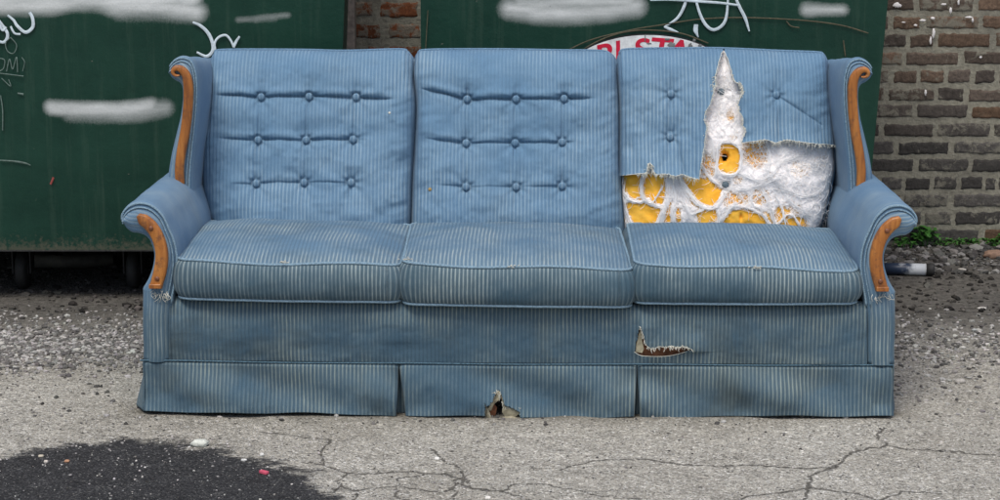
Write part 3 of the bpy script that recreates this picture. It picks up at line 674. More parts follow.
for mir in (False, True):
    arm = strip_part('arm', O, I, YA, 0.84, fab_arm, mirror=mir, dx=0.012, dzz=-0.022, nd=30)
    # double welt round the front face
    for ins, rr, zz in ((0.0, 0.0042, 1), (0.011, 0.003, 1)):
        pass
    m = MB(); q = I[:58]; mid = (O[:58] + I[:58]) / 2; dd = (mid - q); dd /= np.linalg.norm(dd, axis=1)[:, None]
    for off, rr in ((0.006, .0034), (0.017, .0022)):
        p = q + dd * off; m.tube(np.stack([p[:, 0] * (-1 if mir else 1), np.full(len(p), YA + (0.001 if off < .01 else -.004)), p[:, 1]], -1), rr, 6)
    m.build('piping', welt, arm)
    a = zx(tO, 3.573, 110, 170, YA - .012); b = zx(tI, 3.573, 110, 170, YA - .012)
    cl = smooth((a + b) / 2, 6); wd = np.linalg.norm(a - b, axis=1); wd[0] *= .75
    trim = band_part('wood_trim', cl, wd, YA - 0.010, 0.012, wood, mir)
    for (sx_, sy_) in ((147, 208), (169, 388)):
        s_ = PS(110 + sx_ / 3.573, 170 + sy_ / 3.573, YA - .02); mm = MB()
        mm.lathe([(.0075, .006), (.0075, -.001), (.006, -.004), (.003, -.0055)], (s_[0] * (-1 if mir else 1), YA - 0.021, s_[2]), 'y', 18)
        mm.build('screw_plug', screwm, trim)
    # little step at the foot of the trim
    c0 = zx([(164, 410)], 3.573, 110, 170, YA - .012)[0]; mm = MB(); sg = -1 if mir else 1
    mm.box(min(sg * (c0[0] - .0175), sg * (c0[0] + .0175)), max(sg * (c0[0] - .0175), sg * (c0[0] + .0175)), YA - .031, YA, c0[1] - .008, c0[1] + .005, .003)
    mm.build('trim_foot', wood, trim, shade=False)
    # frayed threads where the arm panel turns in
    m = MB(); r = np.random.default_rng(3 if mir else 4)
    for k in range(26 if not mir else 16):
        x = 155 + r.uniform(-6, 14) if not mir else 150 + r.uniform(-6, 16); y = 293 + r.uniform(-3, 3); L = r.uniform(3, 9) * (1 if x > 157 else .4)
        pp = PS(np.array([x, x + r.normal(0, 1.2), x + r.normal(0, 2)]), np.array([y, y + L * .5, y + L]), YA - np.array([0.012, .016, .012]))
        if mir: pp = pp * np.array([-1, 1, 1])
        m.tube(smooth(pp, 4), .0008, 4)
    m.build('frayed_thread', thread, arm)
# wings
wo = [(30, 116), (36, 126), (48, 136), (62, 144), (70, 160), (72, 190), (69, 220), (62, 260), (49, 320), (35, 380), (27, 430), (25, 480), (25, 520)]
wi = [(27, 104), (31, 82), (46, 63), (74, 53), (106, 66), (122, 106), (127, 160), (126, 220), (120, 290), (113, 360), (108, 420), (105, 470), (105, 520)]
YW = 0.45
WO = smooth(zx(wo, 3.333, 160, 40, YW), 5); WI = smooth(zx(wi, 3.333, 160, 40, YW), 5)
wc = [(66, 118), (52, 118), (43, 109), (46, 98), (60, 94), (76, 103), (89, 125), (94, 165), (92, 230), (84, 300), (71, 370), (64, 430), (66, 486)]
ww = np.array([5, 8, 11, 14, 18, 23, 27, 29, 29, 29, 28, 27, 27]) / 3.333 / 300
for mir in (False, True):
    wing = strip_part('wing', WO, WI, YW, 0.90, fab_arm, mirror=mir, dx=0.02, dzz=-0.062, nd=26, rnd=0.022)
    m = MB(); q = WI[5:]; mid = (WO[5:] + WI[5:]) / 2; dd = mid - q; dd /= np.linalg.norm(dd, axis=1)[:, None]
    for off, rr in ((0.007, .003), (0.016, .0022)):
        p = q + dd * off; m.tube(np.stack([p[:, 0] * (-1 if mir else 1), np.full(len(p), YW + (0.002 if off < .01 else -.003)), p[:, 1]], -1), rr, 6)
    m.build('piping', welt, wing)
    cl = smooth(zx(wc, 3.333, 160, 40, YW - .015), 7)
    band_part('wood_trim', cl, ww, YW - 0.008, 0.013, wood, mir)

# ---- back frame and lower body
xin = float(I[-1][0]); 
zrail = float(PS(500, 303, 0.01)[2]); zseam = float(PS(500, 362, 0.0)[2])
m = MB(); zt = float(PS(520, 66, 0.80)[2]); m.box(-0.98, 0.98, 0.735, 0.90, 0.10, zt, 0.02); 
bf = m.build('back_frame', fab_arm, sofa)
me = bf.data; l = me.uv_layers.new(name='UVMap')
for lp in me.loops: l.data[lp.index].uv = (me.vertices[lp.vertex_index].co.x, me.vertices[lp.vertex_index].co.z)
m = MB(); m.box(xin - .01, -xin + .01, 0.04, 0.72, 0.14, zrail - .004, 0.01); m.build('seat_deck', hole_dark, sofa, shade=False)
m = MB(); m.box(xin, -xin, 0.016, 0.023, zseam, zrail - .02, 0.0); m.build('front_board', board, sofa, shade=False)
# front rail with the L-shaped rip
nx_, nz_ = 780, 90
pxs = np.linspace(169, 867, nx_); vs_ = np.linspace(0, 1, nz_); PXg, Vg = np.meshgrid(pxs, vs_, indexing='ij')
ybot = np.interp(PXg, [141, 400, 893], [359.5, 362.5, 364.5]); ytop = np.interp(PXg, [141, 400, 633, 893], [296, 300, 304, 301])
PYg = ytop * (1 - Vg) + ybot * Vg
rip = [(640, 327), (637.5, 333), (636, 341), (634.5, 352), (641, 355.5), (655, 356.5), (668, 356), (680, 353.5), (692, 349.5), (684, 346.6), (677, 347.4), (671, 346), (665, 347.5), (659, 346.5), (653, 349), (648, 347), (645, 343), (643.5, 336)]
jx = 1.1 * fbm(PXg * .9, PYg * .9, 5); hole = inpoly(PXg + jx, PYg + jx, rip)
Yr = 0.000 - 0.006 * np.sin(np.pi * Vg) + 0.008 * fbm(PXg * .012, PYg * .03, 12) + 0.0025 * fbm(PXg * .05, PYg * .06, 13)
dR = segdist(PXg, PYg, [(643, 330), (646, 345), (655, 349), (680, 347), (695, 349)]); above = (PYg < 352) & (PXg > 640)
Yr = Yr - 0.011 * np.exp(-(dR / 11) ** 2) * above + 0.006 * np.exp(-(np.abs(PXg - 173) / 3) ** 2) + 0.006 * np.exp(-(np.abs(PXg - 862) / 3) ** 2)
Yr += 0.022 * np.exp(-Vg / .06)
Vr = PS(PXg, PYg, Yr); uvr = np.stack([Vr[..., 0], Vr[..., 2]], -1)
wr = 0.12 + 1.05 * np.exp(-(Vg / .38) ** 2) + .25 * np.clip((PXg - 640) / 150, 0, 1) + 0.6 * np.exp(-dR / 25) + 0.25 * np.exp(-(1 - Vg) / .15) - .25 * np.exp(-((Vg - .6) / .25) ** 2)
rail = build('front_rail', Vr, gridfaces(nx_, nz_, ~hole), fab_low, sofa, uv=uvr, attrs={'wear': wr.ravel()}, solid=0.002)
def fray(parent, pts, y, n, L, rad=.0007, seed=0, spread=1.2, mat=None, down=(0, 1)):
    r = np.random.default_rng(seed); m = MB(); q = smooth(pts, 10)
    for k in range(n):
        b = q[r.integers(len(q))] + r.normal(0, .5, 2); l = r.uniform(.3, 1) * L; d = np.array(down) + r.normal(0, .5, 2)
        e = b + d * l; mid = (b + e) / 2 + r.normal(0, spread * .5, 2)
        yy = y(b) if callable(y) else y
        p = PS(np.array([b[0], mid[0], e[0]]), np.array([b[1], mid[1], e[1]]), yy - np.array([0.0005, .003, .003]))
        m.tube(smooth(p, 4), rad, 4)
    return m.build('frayed_thread', mat or thread, parent)
m = MB(); q = smooth(rip[3:9], 6); m.tube(PS(q[:, 0], q[:, 1], -0.010), .0008, 5); q = smooth(rip[8:] + rip[:1], 6); m.tube(PS(q[:, 0], q[:, 1], -.019), .0007, 5)
m.build('torn_edge', thread, rail)
fray(rail, rip[8:] + [rip[0]], -0.019, 70, 3.2, seed=2)
# pale backing showing at left of the rip
m = MB(); pl = [(641, 328), (638, 336), (636, 346), (636, 352), (642, 353), (644, 349), (642, 340), (642.5, 333)]; p = PS([a for a, b in pl], [b for a, b in pl], -0.004)
build('torn_backing', np.vstack([p, p + [0, .003, 0]]), [list(range(8))[::-1], list(range(8, 16))] + [[i, (i + 1) % 8, 8 + (i + 1) % 8, 8 + i] for i in range(8)], burlap, rail, shade=False)
m = MB(); q = np.linspace(140, 893, 60); yy = np.interp(q, [141, 400, 893], [360.5, 363.5, 365.5]) + .4 * np.sin(q / 37)
m.tube(PS(q, yy, -0.0045), .0022, 6); m.build('seam_piping', welt_low, rail)

# ---- skirt
def skirt_panel(x0t, x0b, x1t, x1b, seed, tear=None, extra=None, flare=0.014, foldl=0, foldr=0):
    n, k = max(30, int((x1b - x0b) * 1.15)), 70; U, W = np.meshgrid(np.linspace(0, 1, n), np.linspace(0, 1, k), indexing='ij')
    PX = (x0t + (x1t - x0t) * U) * (1 - W) + (x0b + (x1b - x0b) * U) * W
    yt = np.interp(PX, [141, 400, 893], [361.5, 364.5, 366.5]); yb = np.interp(PX, [141, 180, 400, 520, 640, 893], [412, 411.5, 415.5, 417.5, 417, 415.5]) + .8 * np.sin(PX / 31 + seed) + .5 * np.sin(PX / 13)
    PY = yt * (1 - W) + yb * W
    Y = -0.004 - flare * W ** 1.2 + W * 0.034 * fbm(PX * .014, PY * .012, seed) + 0.005 * W * fbm(PX * .05, PY * .04, seed + 3)
    diag = np.sin((PX - x0b) * .040 - (PY - 360) * .075 + seed) * (.6 + .8 * vnoise(PX * .02, PY * 0 + seed, 3)); Y = Y - 0.021 * diag * np.sin(np.pi * np.clip(W, 0, 1) * .8) 
    Y += 0.006 * np.clip(1 - W / .05, 0, 1)
    Y += 0.008 * (np.exp(-U * (x1b - x0b) / 1.6) + np.exp(-(1 - U) * (x1b - x0b) / 1.6))
    mask = None
    if tear is not None:
        j = 1.0 * fbm(PX * .9, PY * .9, 8); hole = inpoly(PX + j, PY + j, tear); mask = ~hole
        Y = Y - 0.010 * np.exp(-(segdist(PX, PY, [(495, 395), (488, 416)]) / 7) ** 2)
    V = PS(PX, PY, Y); w = .35 + .5 * np.exp(-W / .2) + .3 * np.exp(-(1 - W) / .1) + .35 * np.exp(-(1 - U) * (x1b - x0b) / 40)
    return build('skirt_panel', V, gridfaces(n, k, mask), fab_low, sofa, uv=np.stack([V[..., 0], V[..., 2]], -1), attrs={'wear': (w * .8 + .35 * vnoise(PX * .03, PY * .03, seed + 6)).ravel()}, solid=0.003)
tear = [(485, 424), (484.5, 403), (487, 407), (491, 403), (496, 391), (499, 390), (501.5, 397), (504, 405), (512, 408), (519, 412), (520, 424)]
skirt_panel(143.5, 145, 398.6, 395.5, 1)
sp2 = skirt_panel(399.8, 406.5, 636.6, 633.5, 2, tear)
skirt_panel(637.8, 640.5, 892, 893, 5)
# pleat backing strips
for a, b, c_, d_ in ((392, 390, 405, 413), (631, 628, 643, 646)):
    n, k = 12, 12; U, W = np.meshgrid(np.linspace(0, 1, n), np.linspace(0, 1, k), indexing='ij')
    PX = (a + (c_ - a) * U) * (1 - W) + (b + (d_ - b) * U) * W; PY = 365 * (1 - W) + (414.5 if a < 400 else 416) * W
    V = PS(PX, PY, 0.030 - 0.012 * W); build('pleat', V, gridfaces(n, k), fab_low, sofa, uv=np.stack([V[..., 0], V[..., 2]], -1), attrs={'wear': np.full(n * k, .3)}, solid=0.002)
# side and back skirts
for sgn in (-1, 1):
    xo = float(O[-1][0]) if sgn < 0 else -float(O[-1][0]); n, k = 50, 24; U, W = np.meshgrid(np.linspace(0, 1, n), np.linspace(0, 1, k), indexing='ij')
    Yv = -0.004 + 0.90 * U; Zv = (zseam - .002) * (1 - W) + 0.008 * W; Xv = xo + sgn * ((-0.004 if sgn < 0 else -.009) + (0.034 if sgn < 0 else .016) * W * np.clip(U / .07, 0, 1) + .003 * W + 0.006 * W * fbm(U * 7, W, 30 + sgn))
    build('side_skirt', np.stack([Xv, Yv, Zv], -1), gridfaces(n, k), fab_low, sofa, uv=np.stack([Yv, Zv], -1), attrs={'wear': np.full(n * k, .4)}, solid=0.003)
m = MB(); m.box(-1.03, 1.03, 0.885, 0.90, 0.012, 0.2); m.build('back_skirt', hole_dark, sofa, shade=False)
m = MB(); m.box(-1.0, 1.0, 0.05, 0.86, 0.10, 0.135); m.build('base_cloth', hole_dark, sofa, shade=False)
for px_, yy in ((160, .06), (872, .03), (160, .8), (872, .8)):
    q = PS(px_, 414, .05); m = MB(); m.lathe([(.018, 0.0), (.022, .02), (.028, .13)], (q[0], yy, 0), 'z', 16); m.build('leg', board, sofa)
# folded rags and dark opening at the skirt tear
def rag(pl, y, dy, mat, parent, name='torn_backing'):
    n = len(pl); yy = y + dy * np.sin(np.arange(n) * 2.1); p = PS([a for a, b in pl], [b for a, b in pl], yy)
    c = p.mean(0) + [0, -abs(dy) * .8, 0]; V = np.vstack([p, c[None], p + [0, .003, 0]])
    fs = [[i, n, (i + 1) % n] for i in range(n)] + [[i, (i + 1) % n, n + 1 + (i + 1) % n, n + 1 + i] for i in range(n)]
    build(name, V, fs, mat, parent, shade=False)
rag([(501, 395), (503, 400), (504, 405), (511, 408), (521, 406.5), (520, 413), (514, 418), (505, 417), (502, 412), (503, 406)], -0.022, .004, burlap, sp2)
rag([(498.5, 390.5), (501, 394), (499, 400), (494, 404), (491, 411), (488, 409), (491, 402), (495, 395)], -0.020, .003, burlap, sp2)
rag([(486, 406), (489, 410), (491, 417), (488, 420), (485, 416)], -0.024, .004, burlap, sp2)
rag([(484, 418), (490, 417), (492, 420), (486, 422)], -0.026, .003, fab_low, sp2, 'loose_scrap')
rag([(503, 417), (512, 416), (517, 418), (511, 422), (504, 421)], -0.028, .003, burlap, sp2)
rag([(489, 408), (494, 403), (497, 408), (495, 417), (491, 418)], -0.004, .003, board, sp2)
fray(sp2, [(485, 414), (485, 403), (491, 402), (497, 390), (501, 397), (505, 406), (520, 408)], -0.024, 50, 3, seed=7)

# ---- seat cushions
def seat_cushion(fl, fr, rl, rr, yf, ptop, pbot, seed, crown=0.035):
    """fl/fr front corner px, rl/rr rear corner px (x at depth .52); ptop/pbot front edge py at left,right"""
    zt = [float(PS(fl, ptop[0], yf)[2]), float(PS(fr, ptop[1], yf)[2])]; zb = [float(PS(fl, pbot[0], yf)[2]), float(PS(fr, pbot[1], yf)[2])]
    A = [PS(fl, ptop[0], yf)[0], PS(fr, ptop[1], yf)[0]]; B = [PS(rl, 232, .56)[0], PS(rr, 232, .56)[0]]
    y1 = 0.56; Rc = 0.035; loop = []
    # rounded quad in (s,t) then bilinear
    w, d = A[1] - A[0], y1 - yf
    for cx, cy, a0 in ((1, 0, -90), (1, 1, 0), (0, 1, 90), (0, 0, 180)):
        for a in np.linspace(a0, a0 + 90, 9):
            r = math.radians(a); ex = Rc / w; ey = Rc / d
            sx = (1 - ex if cx else ex) + ex * math.cos(r); sy = (1 - ey if cy else ey) + ey * math.sin(r); loop.append((sx, sy))
    loop = np.array(loop); loop = np.vstack([loop, loop[:1]])
    # densify
    L = []; tot = 0
    for p, q in zip(loop[:-1], loop[1:]):
        k = max(1, int(math.hypot((q[0] - p[0]) * w, (q[1] - p[1]) * d) / .006))
        for t_ in range(k): L.append(p + (q - p) * t_ / k)
    L = np.array(L); s, t_ = L[:, 0], L[:, 1]
    # slight outward bow of the front
    def XY(s, t): 
        x = (A[0] + (A[1] - A[0]) * s) * (1 - t) + (B[0] + (B[1] - B[0]) * s) * t
        y = yf + d * t - 0.010 * np.sin(np.pi * np.clip(s, 0, 1)) * (1 - t); return x, y
    def ztopf(s, t): return (zt[0] * (1 - s) + zt[1] * s) + 0.004 * np.sin(s * 9 + seed) * (1 - t)
    def zbotf(s, t): return (zb[0] * (1 - s) + zb[1] * s)
    N = len(L); xe, ye = XY(s, t_); ze = ztopf(s, t_); zbe = zbotf(s, t_)
    cs, ct = .5, .5; rings = []; uvs = []; wr = []
    arcl = np.concatenate([[0], np.cumsum(np.hypot(np.diff(xe), np.diff(ye)))]); i0 = int(np.argmin(np.abs(s - .5) + t_ * 9)); arcl = arcl - arcl[i0] + xe[i0]
    nx = np.gradient(np.append(ye, ye[0]))[:-1]; ny = -np.gradient(np.append(xe, xe[0]))[:-1]; nl = np.hypot(nx, ny); nx /= nl; ny /= nl
    # band + edge, bottom to top
    for h in np.linspace(0, 1, 22):
        bul = 0.020 * np.sin(np.pi * h) ** .6 + 0.004 * fbm(arcl * 6, np.full(N, h * 1.5), seed) * np.sin(np.pi * h) - 0.006 * (np.exp(-h / .06) + np.exp(-(1 - h) / .06))
        rings.append(np.stack([xe + nx * bul, ye + ny * bul, zbe + (ze - zbe) * h], -1)); uvs.append(np.stack([arcl, np.full(N, h * .11)], -1))
        wr.append(.45 + .45 * np.exp(-(1 - h) / .12) + .3 * np.exp(-h / .1) + 0 * xe)
    rr_ = np.concatenate([[.998, .99, .98, .965, .945, .92], np.linspace(.89, 0.0, 46)])
    for r in rr_:
        ss = cs + (s - cs) * r; tt = ct + (t_ - ct) * r; x, y = XY(ss, tt)
        cr_ = crown * (1 - np.abs(2 * ss - 1) ** 3.2) ** .75 * (1 - np.abs(2 * tt - 1) ** 3.0) ** .7
        z = ztopf(ss, tt) + cr_ + 0.007 * fbm(x * 5, y * 5, seed + 5) * (1 - r ** 8) + 0.003 * fbm(x * 18, y * 10, seed + 6) * (1 - r ** 6)
        rings.append(np.stack([x, y, z], -1)); uvs.append(np.stack([x, y], -1)); wr.append(.32 + .55 * np.exp(-(np.abs(y - yf)) / .10))
    rings = np.stack(rings, 1); uvs = np.stack(uvs, 1); wr = np.stack(wr, 1); M = rings.shape[1]
    # bottom closing ring
    o = build('seat_cushion', rings.reshape(-1, 3), gridfaces(N, M, wrap=True), fab_seat, sofa, uv=uvs.reshape(-1, 2), attrs={'wear': wr.ravel()})
    gm = np.zeros((N, M)); gm[:, :21] = .95; gm[:, 21:24] = .45; shade_grime_of(o, gm)  # shade of the upright band painted into its colour
    # fix arc seam: the seam lies at the start of the loop (front right corner)
    for nm, zz, off in (('piping', ze, .0), ('piping', zbe, .0)):
        m = MB(); wob = 0.0012 * fbm(arcl * 25, zz * 5, seed + 9)
        p = np.stack([xe + nx * (off + wob), ye + ny * (off + wob), zz + wob], -1); p = np.vstack([p, p[:1]])
        m.tube(p, .0042, 7, cap=False); m.build(nm, welt, o)
    return o
YF = -0.022
s1 = seat_cushion(177, 400.5, 196, 412, YF, (261, 265), (298.5, 302), 1)
s2 = seat_cushion(402.5, 632.5, 411.5, 619, YF - .008, (264, 269), (304, 307), 2)
s3 = seat_cushion(635, 858.5, 627, 838, YF, (263.5, 270.5), (303, 303.5), 3)
# threadbare spots at the top welt
for so, px_, py_ in ((s1, 283, 262.5), (s2, 512, 267), (s3, 757, 267.5), (s2, 407, 259)):
    m = MB(); r = np.random.default_rng(int(px_))
    for k in range(12):
        q = PS(px_ + r.normal(0, 2.5) + np.array([0, 1, 2.]) * r.choice([-1, 1]), py_ + r.normal(0, .8) + np.array([0, -.6, .3]), YF - .020 - .001 * k * .3); m.tube(q, .001, 4)
    m.build('frayed_thread', thread, so)

# ---- back cushions
def coons(top, right, bottom, left, n, m_):
    def rs(p, k):
        p = smooth(p, 12); d = np.concatenate([[0], np.cumsum(np.linalg.norm(np.diff(p, axis=0), axis=1))]); d /= d[-1]
        q = np.linspace(0, 1, k); return np.stack([np.interp(q, d, p[:, 0]), np.interp(q, d, p[:, 1])], -1)
    T, B = rs(top, n), rs(bottom, n); L, R = rs(left, m_), rs(right, m_)
    u = np.linspace(0, 1, n)[:, None, None]; v = np.linspace(0, 1, m_)[None, :, None]
    C = (1 - v) * T[:, None] + v * B[:, None] + (1 - u) * L[None] + u * R[None] - ((1 - u) * (1 - v) * T[0] + u * (1 - v) * T[-1] + (1 - u) * v * B[0] + u * v * B[-1])
    return C[..., 0], C[..., 1]
def ydepth(py): return np.interp(py, [40, 240, 270], [0.715, 0.525, 0.50])
NB, MBk = 250, 230
def cushion_shape(top, right, bottom, left, buttons, rows, seed, puff=0.085, amp=1.0):
    PX, PY = coons(top, right, bottom, left, NB, MBk)
    U, V = np.meshgrid(np.linspace(0, 1, NB), np.linspace(0, 1, MBk), indexing='ij')
    e = (1 - np.abs(2 * U - 1) ** 5) ** .55 * (1 - np.abs(2 * V - 1) ** 5) ** .55
    d = puff * e
    groove = np.zeros_like(d)
    for bx_, by_ in buttons:
        dx_, dy_ = PX - bx_, PY - by_; r = np.hypot(dx_, dy_); a = np.arctan2(dy_, dx_)
        groove += 0.017 * np.exp(-r / 6) + 0.013 * np.exp(-r / 24)
        groove += 0.0032 * np.cos(a * 7 + seed + bx_) * np.exp(-r / 13) * np.clip(r / 5, 0, 1)
    for (pts_, depth_, w_) in rows:
        q = np.array(pts_, float); yl = np.interp(PX, q[:, 0], q[:, 1]) + .5 * fbm(PX * .08, PY * 0, seed + 2)
        dd = PY - yl; inr = np.clip((PX - q[0, 0]) / 16, 0, 1) * np.clip((q[-1, 0] - PX) / 16, 0, 1)
        up = np.exp(-np.abs(dd) / (w_ * .6)) * (dd < 0) + np.exp(-np.abs(dd) / (w_ * 2.6)) * (dd >= 0)
        groove += depth_ * up * inr
        groove -= 0.30 * depth_ * np.exp(-((dd + w_ * 4.5) / (w_ * 3.0)) ** 2) * inr       # roll above the fold
    xs_ = sorted(set(round(b[0] / 12) for b in buttons))
    for bx_, by_ in buttons:   # soft vertical pull lines
        inr = np.exp(-((PY - by_) / 24) ** 2); groove += 0.0085 * np.exp(-np.abs(PX - bx_ + .06 * (PY - by_)) / 2.0) * inr
    wr = 0.015 * fbm(PX * .022, PY * .03, seed + 20) + 0.0022 * fbm(PX * .08, PY * .04, seed + 21)
    sidew = np.exp(-np.minimum(U, 1 - U) / .07); wr += 0.014 * sidew * vnoise(PX * .04, PY * .16 + .05 * PX, seed + 22)
    botw = np.exp(-(1 - V) / .10); wr += 0.006 * botw * vnoise(PX * .13, PY * .03, seed + 23)
    d = d - groove * amp * np.clip(e * 1.4, 0, 1) + wr * np.clip(e * 1.5, 0, 1)
    for bx_, by_ in buttons:
        r = np.hypot(PX - bx_, PY - by_); val = d[(r > 3.8) & (r < 6)].mean(); w_ = np.exp(-(r / 5.2) ** 6); d = d * (1 - w_) + (val - .002) * w_
    return PX, PY, U, V, d, e
def back_cushion(top, right, bottom, left, buttons, rows, seed, mask=None, lift=None, btn_extra=(), name='back_cushion'):
    PX, PY, U, V, d, e = cushion_shape(top, right, bottom, left, buttons, rows, seed)
    Y = ydepth(PY) + 0.045 - d
    if lift is not None: Y = Y - lift(PX, PY)
    P3 = PS(PX, PY, Y); P3f = P3.copy()
    # uv from arc length along rows so that stripes run with the cloth
    uvx = P3[..., 0] - 0.10 * 0; uv = np.stack([uvx, P3[..., 2]], -1)
    fm = None if mask is None else mask(PX, PY)
    faces = gridfaces(NB, MBk, fm)
    ring = np.concatenate([np.arange(0, NB) * MBk, (NB - 1) * MBk + np.arange(1, MBk), np.arange(NB - 2, -1, -1) * MBk + MBk - 1, np.arange(MBk - 2, 0, -1)])
    Vv = [P3.reshape(-1, 3)]; Uv = [uv.reshape(-1, 2)]; nn = NB * MBk; fs = [faces]; prev = ring; cen = P3.reshape(-1, 3)[ring].mean(0)
    arcR = np.concatenate([[0], np.cumsum(np.linalg.norm(np.diff(Vv[0][ring], axis=0), axis=1))])
    for dy_, sh in ((0.012, .004), (0.03, .008), (0.07, .006), (0.13, -.006), (0.16, -0.02)):
        p = Vv[0][ring].copy(); dirn = p - cen; dirn[:, 1] = 0; dirn /= np.linalg.norm(dirn, axis=1)[:, None]
        p = p + dirn * sh * np.array([1, 1, .25]); p[:, 1] += dy_; p[:, 2] -= dy_ * 0.16
        k = len(ring); cur = nn + np.arange(k); f = np.stack([prev, np.roll(prev, -1), np.roll(cur, -1), cur], -1); fs.append(f[:, ::-1]); Vv.append(p); Uv.append(np.stack([p[:, 0], p[:, 2] + dy_], -1)); nn += k; prev = cur
    W = (.38 + .25 * V + .0 * U); W = np.concatenate([W.ravel(), np.full(nn - NB * MBk, .5)])
    o = build(name, np.vstack(Vv), np.vstack(fs), fab_back, sofa, uv=np.vstack(Uv), attrs={'wear': W})
    # welt along the top, set behind the front panel edge
    m = MB(); tp = P3[:, 0][::2].copy(); tp[:, 1] += 0.024; tp[:, 2] -= 0.001; m.tube(tp, .0042, 7)
    m.build('piping', welt_dark, o)
    for bx_, by_ in buttons:
        k = np.argmin((PX - bx_) ** 2 + (PY - by_) ** 2); yy = Y.ravel()[k]; q = PS(bx_, by_, yy - .007)
        m = MB(); m.lathe([(.0105, .008), (.0114, .001), (.0102, -.003), (.007, -.0048), (.002, -.0053)], tuple(q), 'y', 20)
        b = m.build('button', fab_back, o); me = b.data; l = me.uv_layers.new(name='UVMap')
        for lp in me.loops: co = me.vertices[lp.vertex_index].co; l.data[lp.index].uv = (co.x, co.z)
        at = me.attributes.new('wear', 'FLOAT', 'POINT'); at.data.foreach_set('value', [.8] * len(me.vertices))
    return o, PX, PY, Y
b1 = [(261, 97), (309, 96.5), (356, 97), (258, 140), (306, 140), (353, 139.5), (256, 183.5), (304, 182.5), (351, 182.5)]
r1_ = [([(214, 95), (240, 95), (261, 97), (285, 95.5), (309, 96.5), (333, 96), (356, 97), (395, 99)], .017, 1.1), ([(215, 138), (258, 140), (282, 139), (306, 140), (330, 139), (353, 139.5), (368, 140)], .012, 1.1), ([(228, 184), (256, 183.5), (280, 182), (304, 182.5), (328, 182), (351, 182.5), (362, 183)], .006, 1.2)]
o1, *Y1c = back_cushion([(210, 62), (214, 54), (223, 50.5), (300, 50.5), (345, 51.5), (398, 50), (407, 52.5), (413.5, 61)],
    [(413.5, 61), (413.5, 70), (413, 80), (415, 105), (413, 140), (411, 180), (408, 245)], [(222, 245), (300, 245), (408, 245)],
    [(210, 62), (209, 75), (206, 110), (202, 150), (204, 190), (213, 225), (222, 245)], b1, r1_, 1)
b2 = [(467, 99), (516, 99), (564, 98.5), (466, 143), (515, 143), (562, 142), (466, 187), (516, 187), (562, 186)]
r2_ = [([(418, 88), (440, 92), (467, 99.5), (490, 98), (516, 99), (540, 98), (564, 98.5), (596, 98)], .017, 1.1), ([(424, 138), (466, 143), (490, 142), (515, 143), (540, 142), (562, 142), (576, 142)], .011, 1.1), ([(430, 184), (466, 187), (490, 186.3), (516, 187), (540, 186.3), (562, 186), (574, 187)], .005, 1.2)]
o2, *Y2c = back_cushion([(415, 62), (418, 54), (428, 50.5), (500, 50), (560, 51), (600, 51.5), (611, 55), (617, 63)],
    [(617, 63), (617, 75), (619, 110), (619, 160), (622, 200), (624, 245)], [(412, 245), (500, 245), (624, 245)],
    [(415, 62), (414, 75), (417, 105), (416, 140), (413, 190), (412, 245)], b2, r2_, 2)
b3 = [(671, 94), (776, 95), (670, 137)]
for oo, bx_, by_, rr_, mt in ((o1, 389.5, 113, .0042, thread), (o2, 430, 189.5, .006, simple('tan_scorch', (.36, .25, .10), .9))):
    Yc = Y1c if oo is o1 else Y2c; Ax, Ay, Ac = Yc; k = np.argmin((Ax - bx_) ** 2 + (Ay - by_) ** 2); q = PS(bx_, by_, Ac.ravel()[k])
    m = MB(); m.lathe([(rr_, .002), (rr_ * .9, -.0015), (rr_ * .4, -.0025)], tuple(q), 'y', 9); m.build('lint_spot', mt, oo)
top3 = [(618, 63), (620.5, 55), (627, 50), (680, 49), (722, 49), (780, 51.5), (818, 53), (824, 55), (827, 60)]
right3 = [(827, 60), (828, 80), (831, 110), (834, 145), (834, 170), (828, 200), (820, 228), (815, 245)]
left3 = [(618, 63), (618, 75), (620, 110), (620, 160), (622, 200), (626, 245)]
bot3 = [(626, 245), (720, 245), (815, 245)]
flapL = [(600, 30), (722.5, 30), (722.5, 51), (719, 62), (716.5, 72), (715, 79), (715.5, 84), (713, 93), (710.5, 104), (706, 112), (704.5, 121), (707, 128), (705, 138), (704, 150), (701.5, 163), (700, 175), (699, 179), (690, 177.5), (682, 174.5), (675, 176.5), (667, 174), (657, 174.5), (653, 171), (652, 165), (649, 163.5), (647.5, 168), (646, 173), (636, 174), (620, 175.5), (600, 176)]
flapR = [(724, 30), (724, 51), (728, 60), (732, 74), (735, 82), (741, 84), (742, 92), (740, 98), (738, 104), (739.5, 112), (743, 118), (742.5, 125), (745.5, 131), (741, 142), (752, 141.5), (766, 140), (776, 142.5), (786, 140), (800, 142), (818, 144), (836, 145.5), (850, 145), (850, 30)]
def m3(PX, PY):
    j = .55 * fbm(PX * .7, PY * .7, 44); return inpoly(PX + j, PY + j, flapL) | inpoly(PX + j, PY + j, flapR)
def lift3(PX, PY):
    d = np.minimum(segdist(PX, PY, flapL[2:29]), segdist(PX, PY, flapR[1:21])); low = np.clip((PY - 60) / 60, 0.15, 1)
    fold = 0.022 * np.exp(-np.abs(PX - (676 + (PY - 137) * .22)) / 3.5) * np.clip((PY - 137) / 25, 0, 1) * (PX < 700)
    fold2 = 0.016 * np.exp(-np.abs(PX - (778 + (PY - 95) * .05)) / 2.5) * np.clip((PY - 95) / 20, 0, 1) + .008 * np.exp(-np.abs(PY - (95 + (PX - 776) * .66)) / 2.2) * (PX > 776) * (PX < 822)
    return 0.014 * np.exp(-d / 7) * low - fold - fold2 + .004 + 0.007 * fbm(PX * .07, PY * .018, 55) * np.clip((PY - 70) / 50, 0, 1) + .005 * np.sin(PX * .33 + PY * .02) * np.exp(-segdist(PX, PY, flapL[14:29]) / 16)
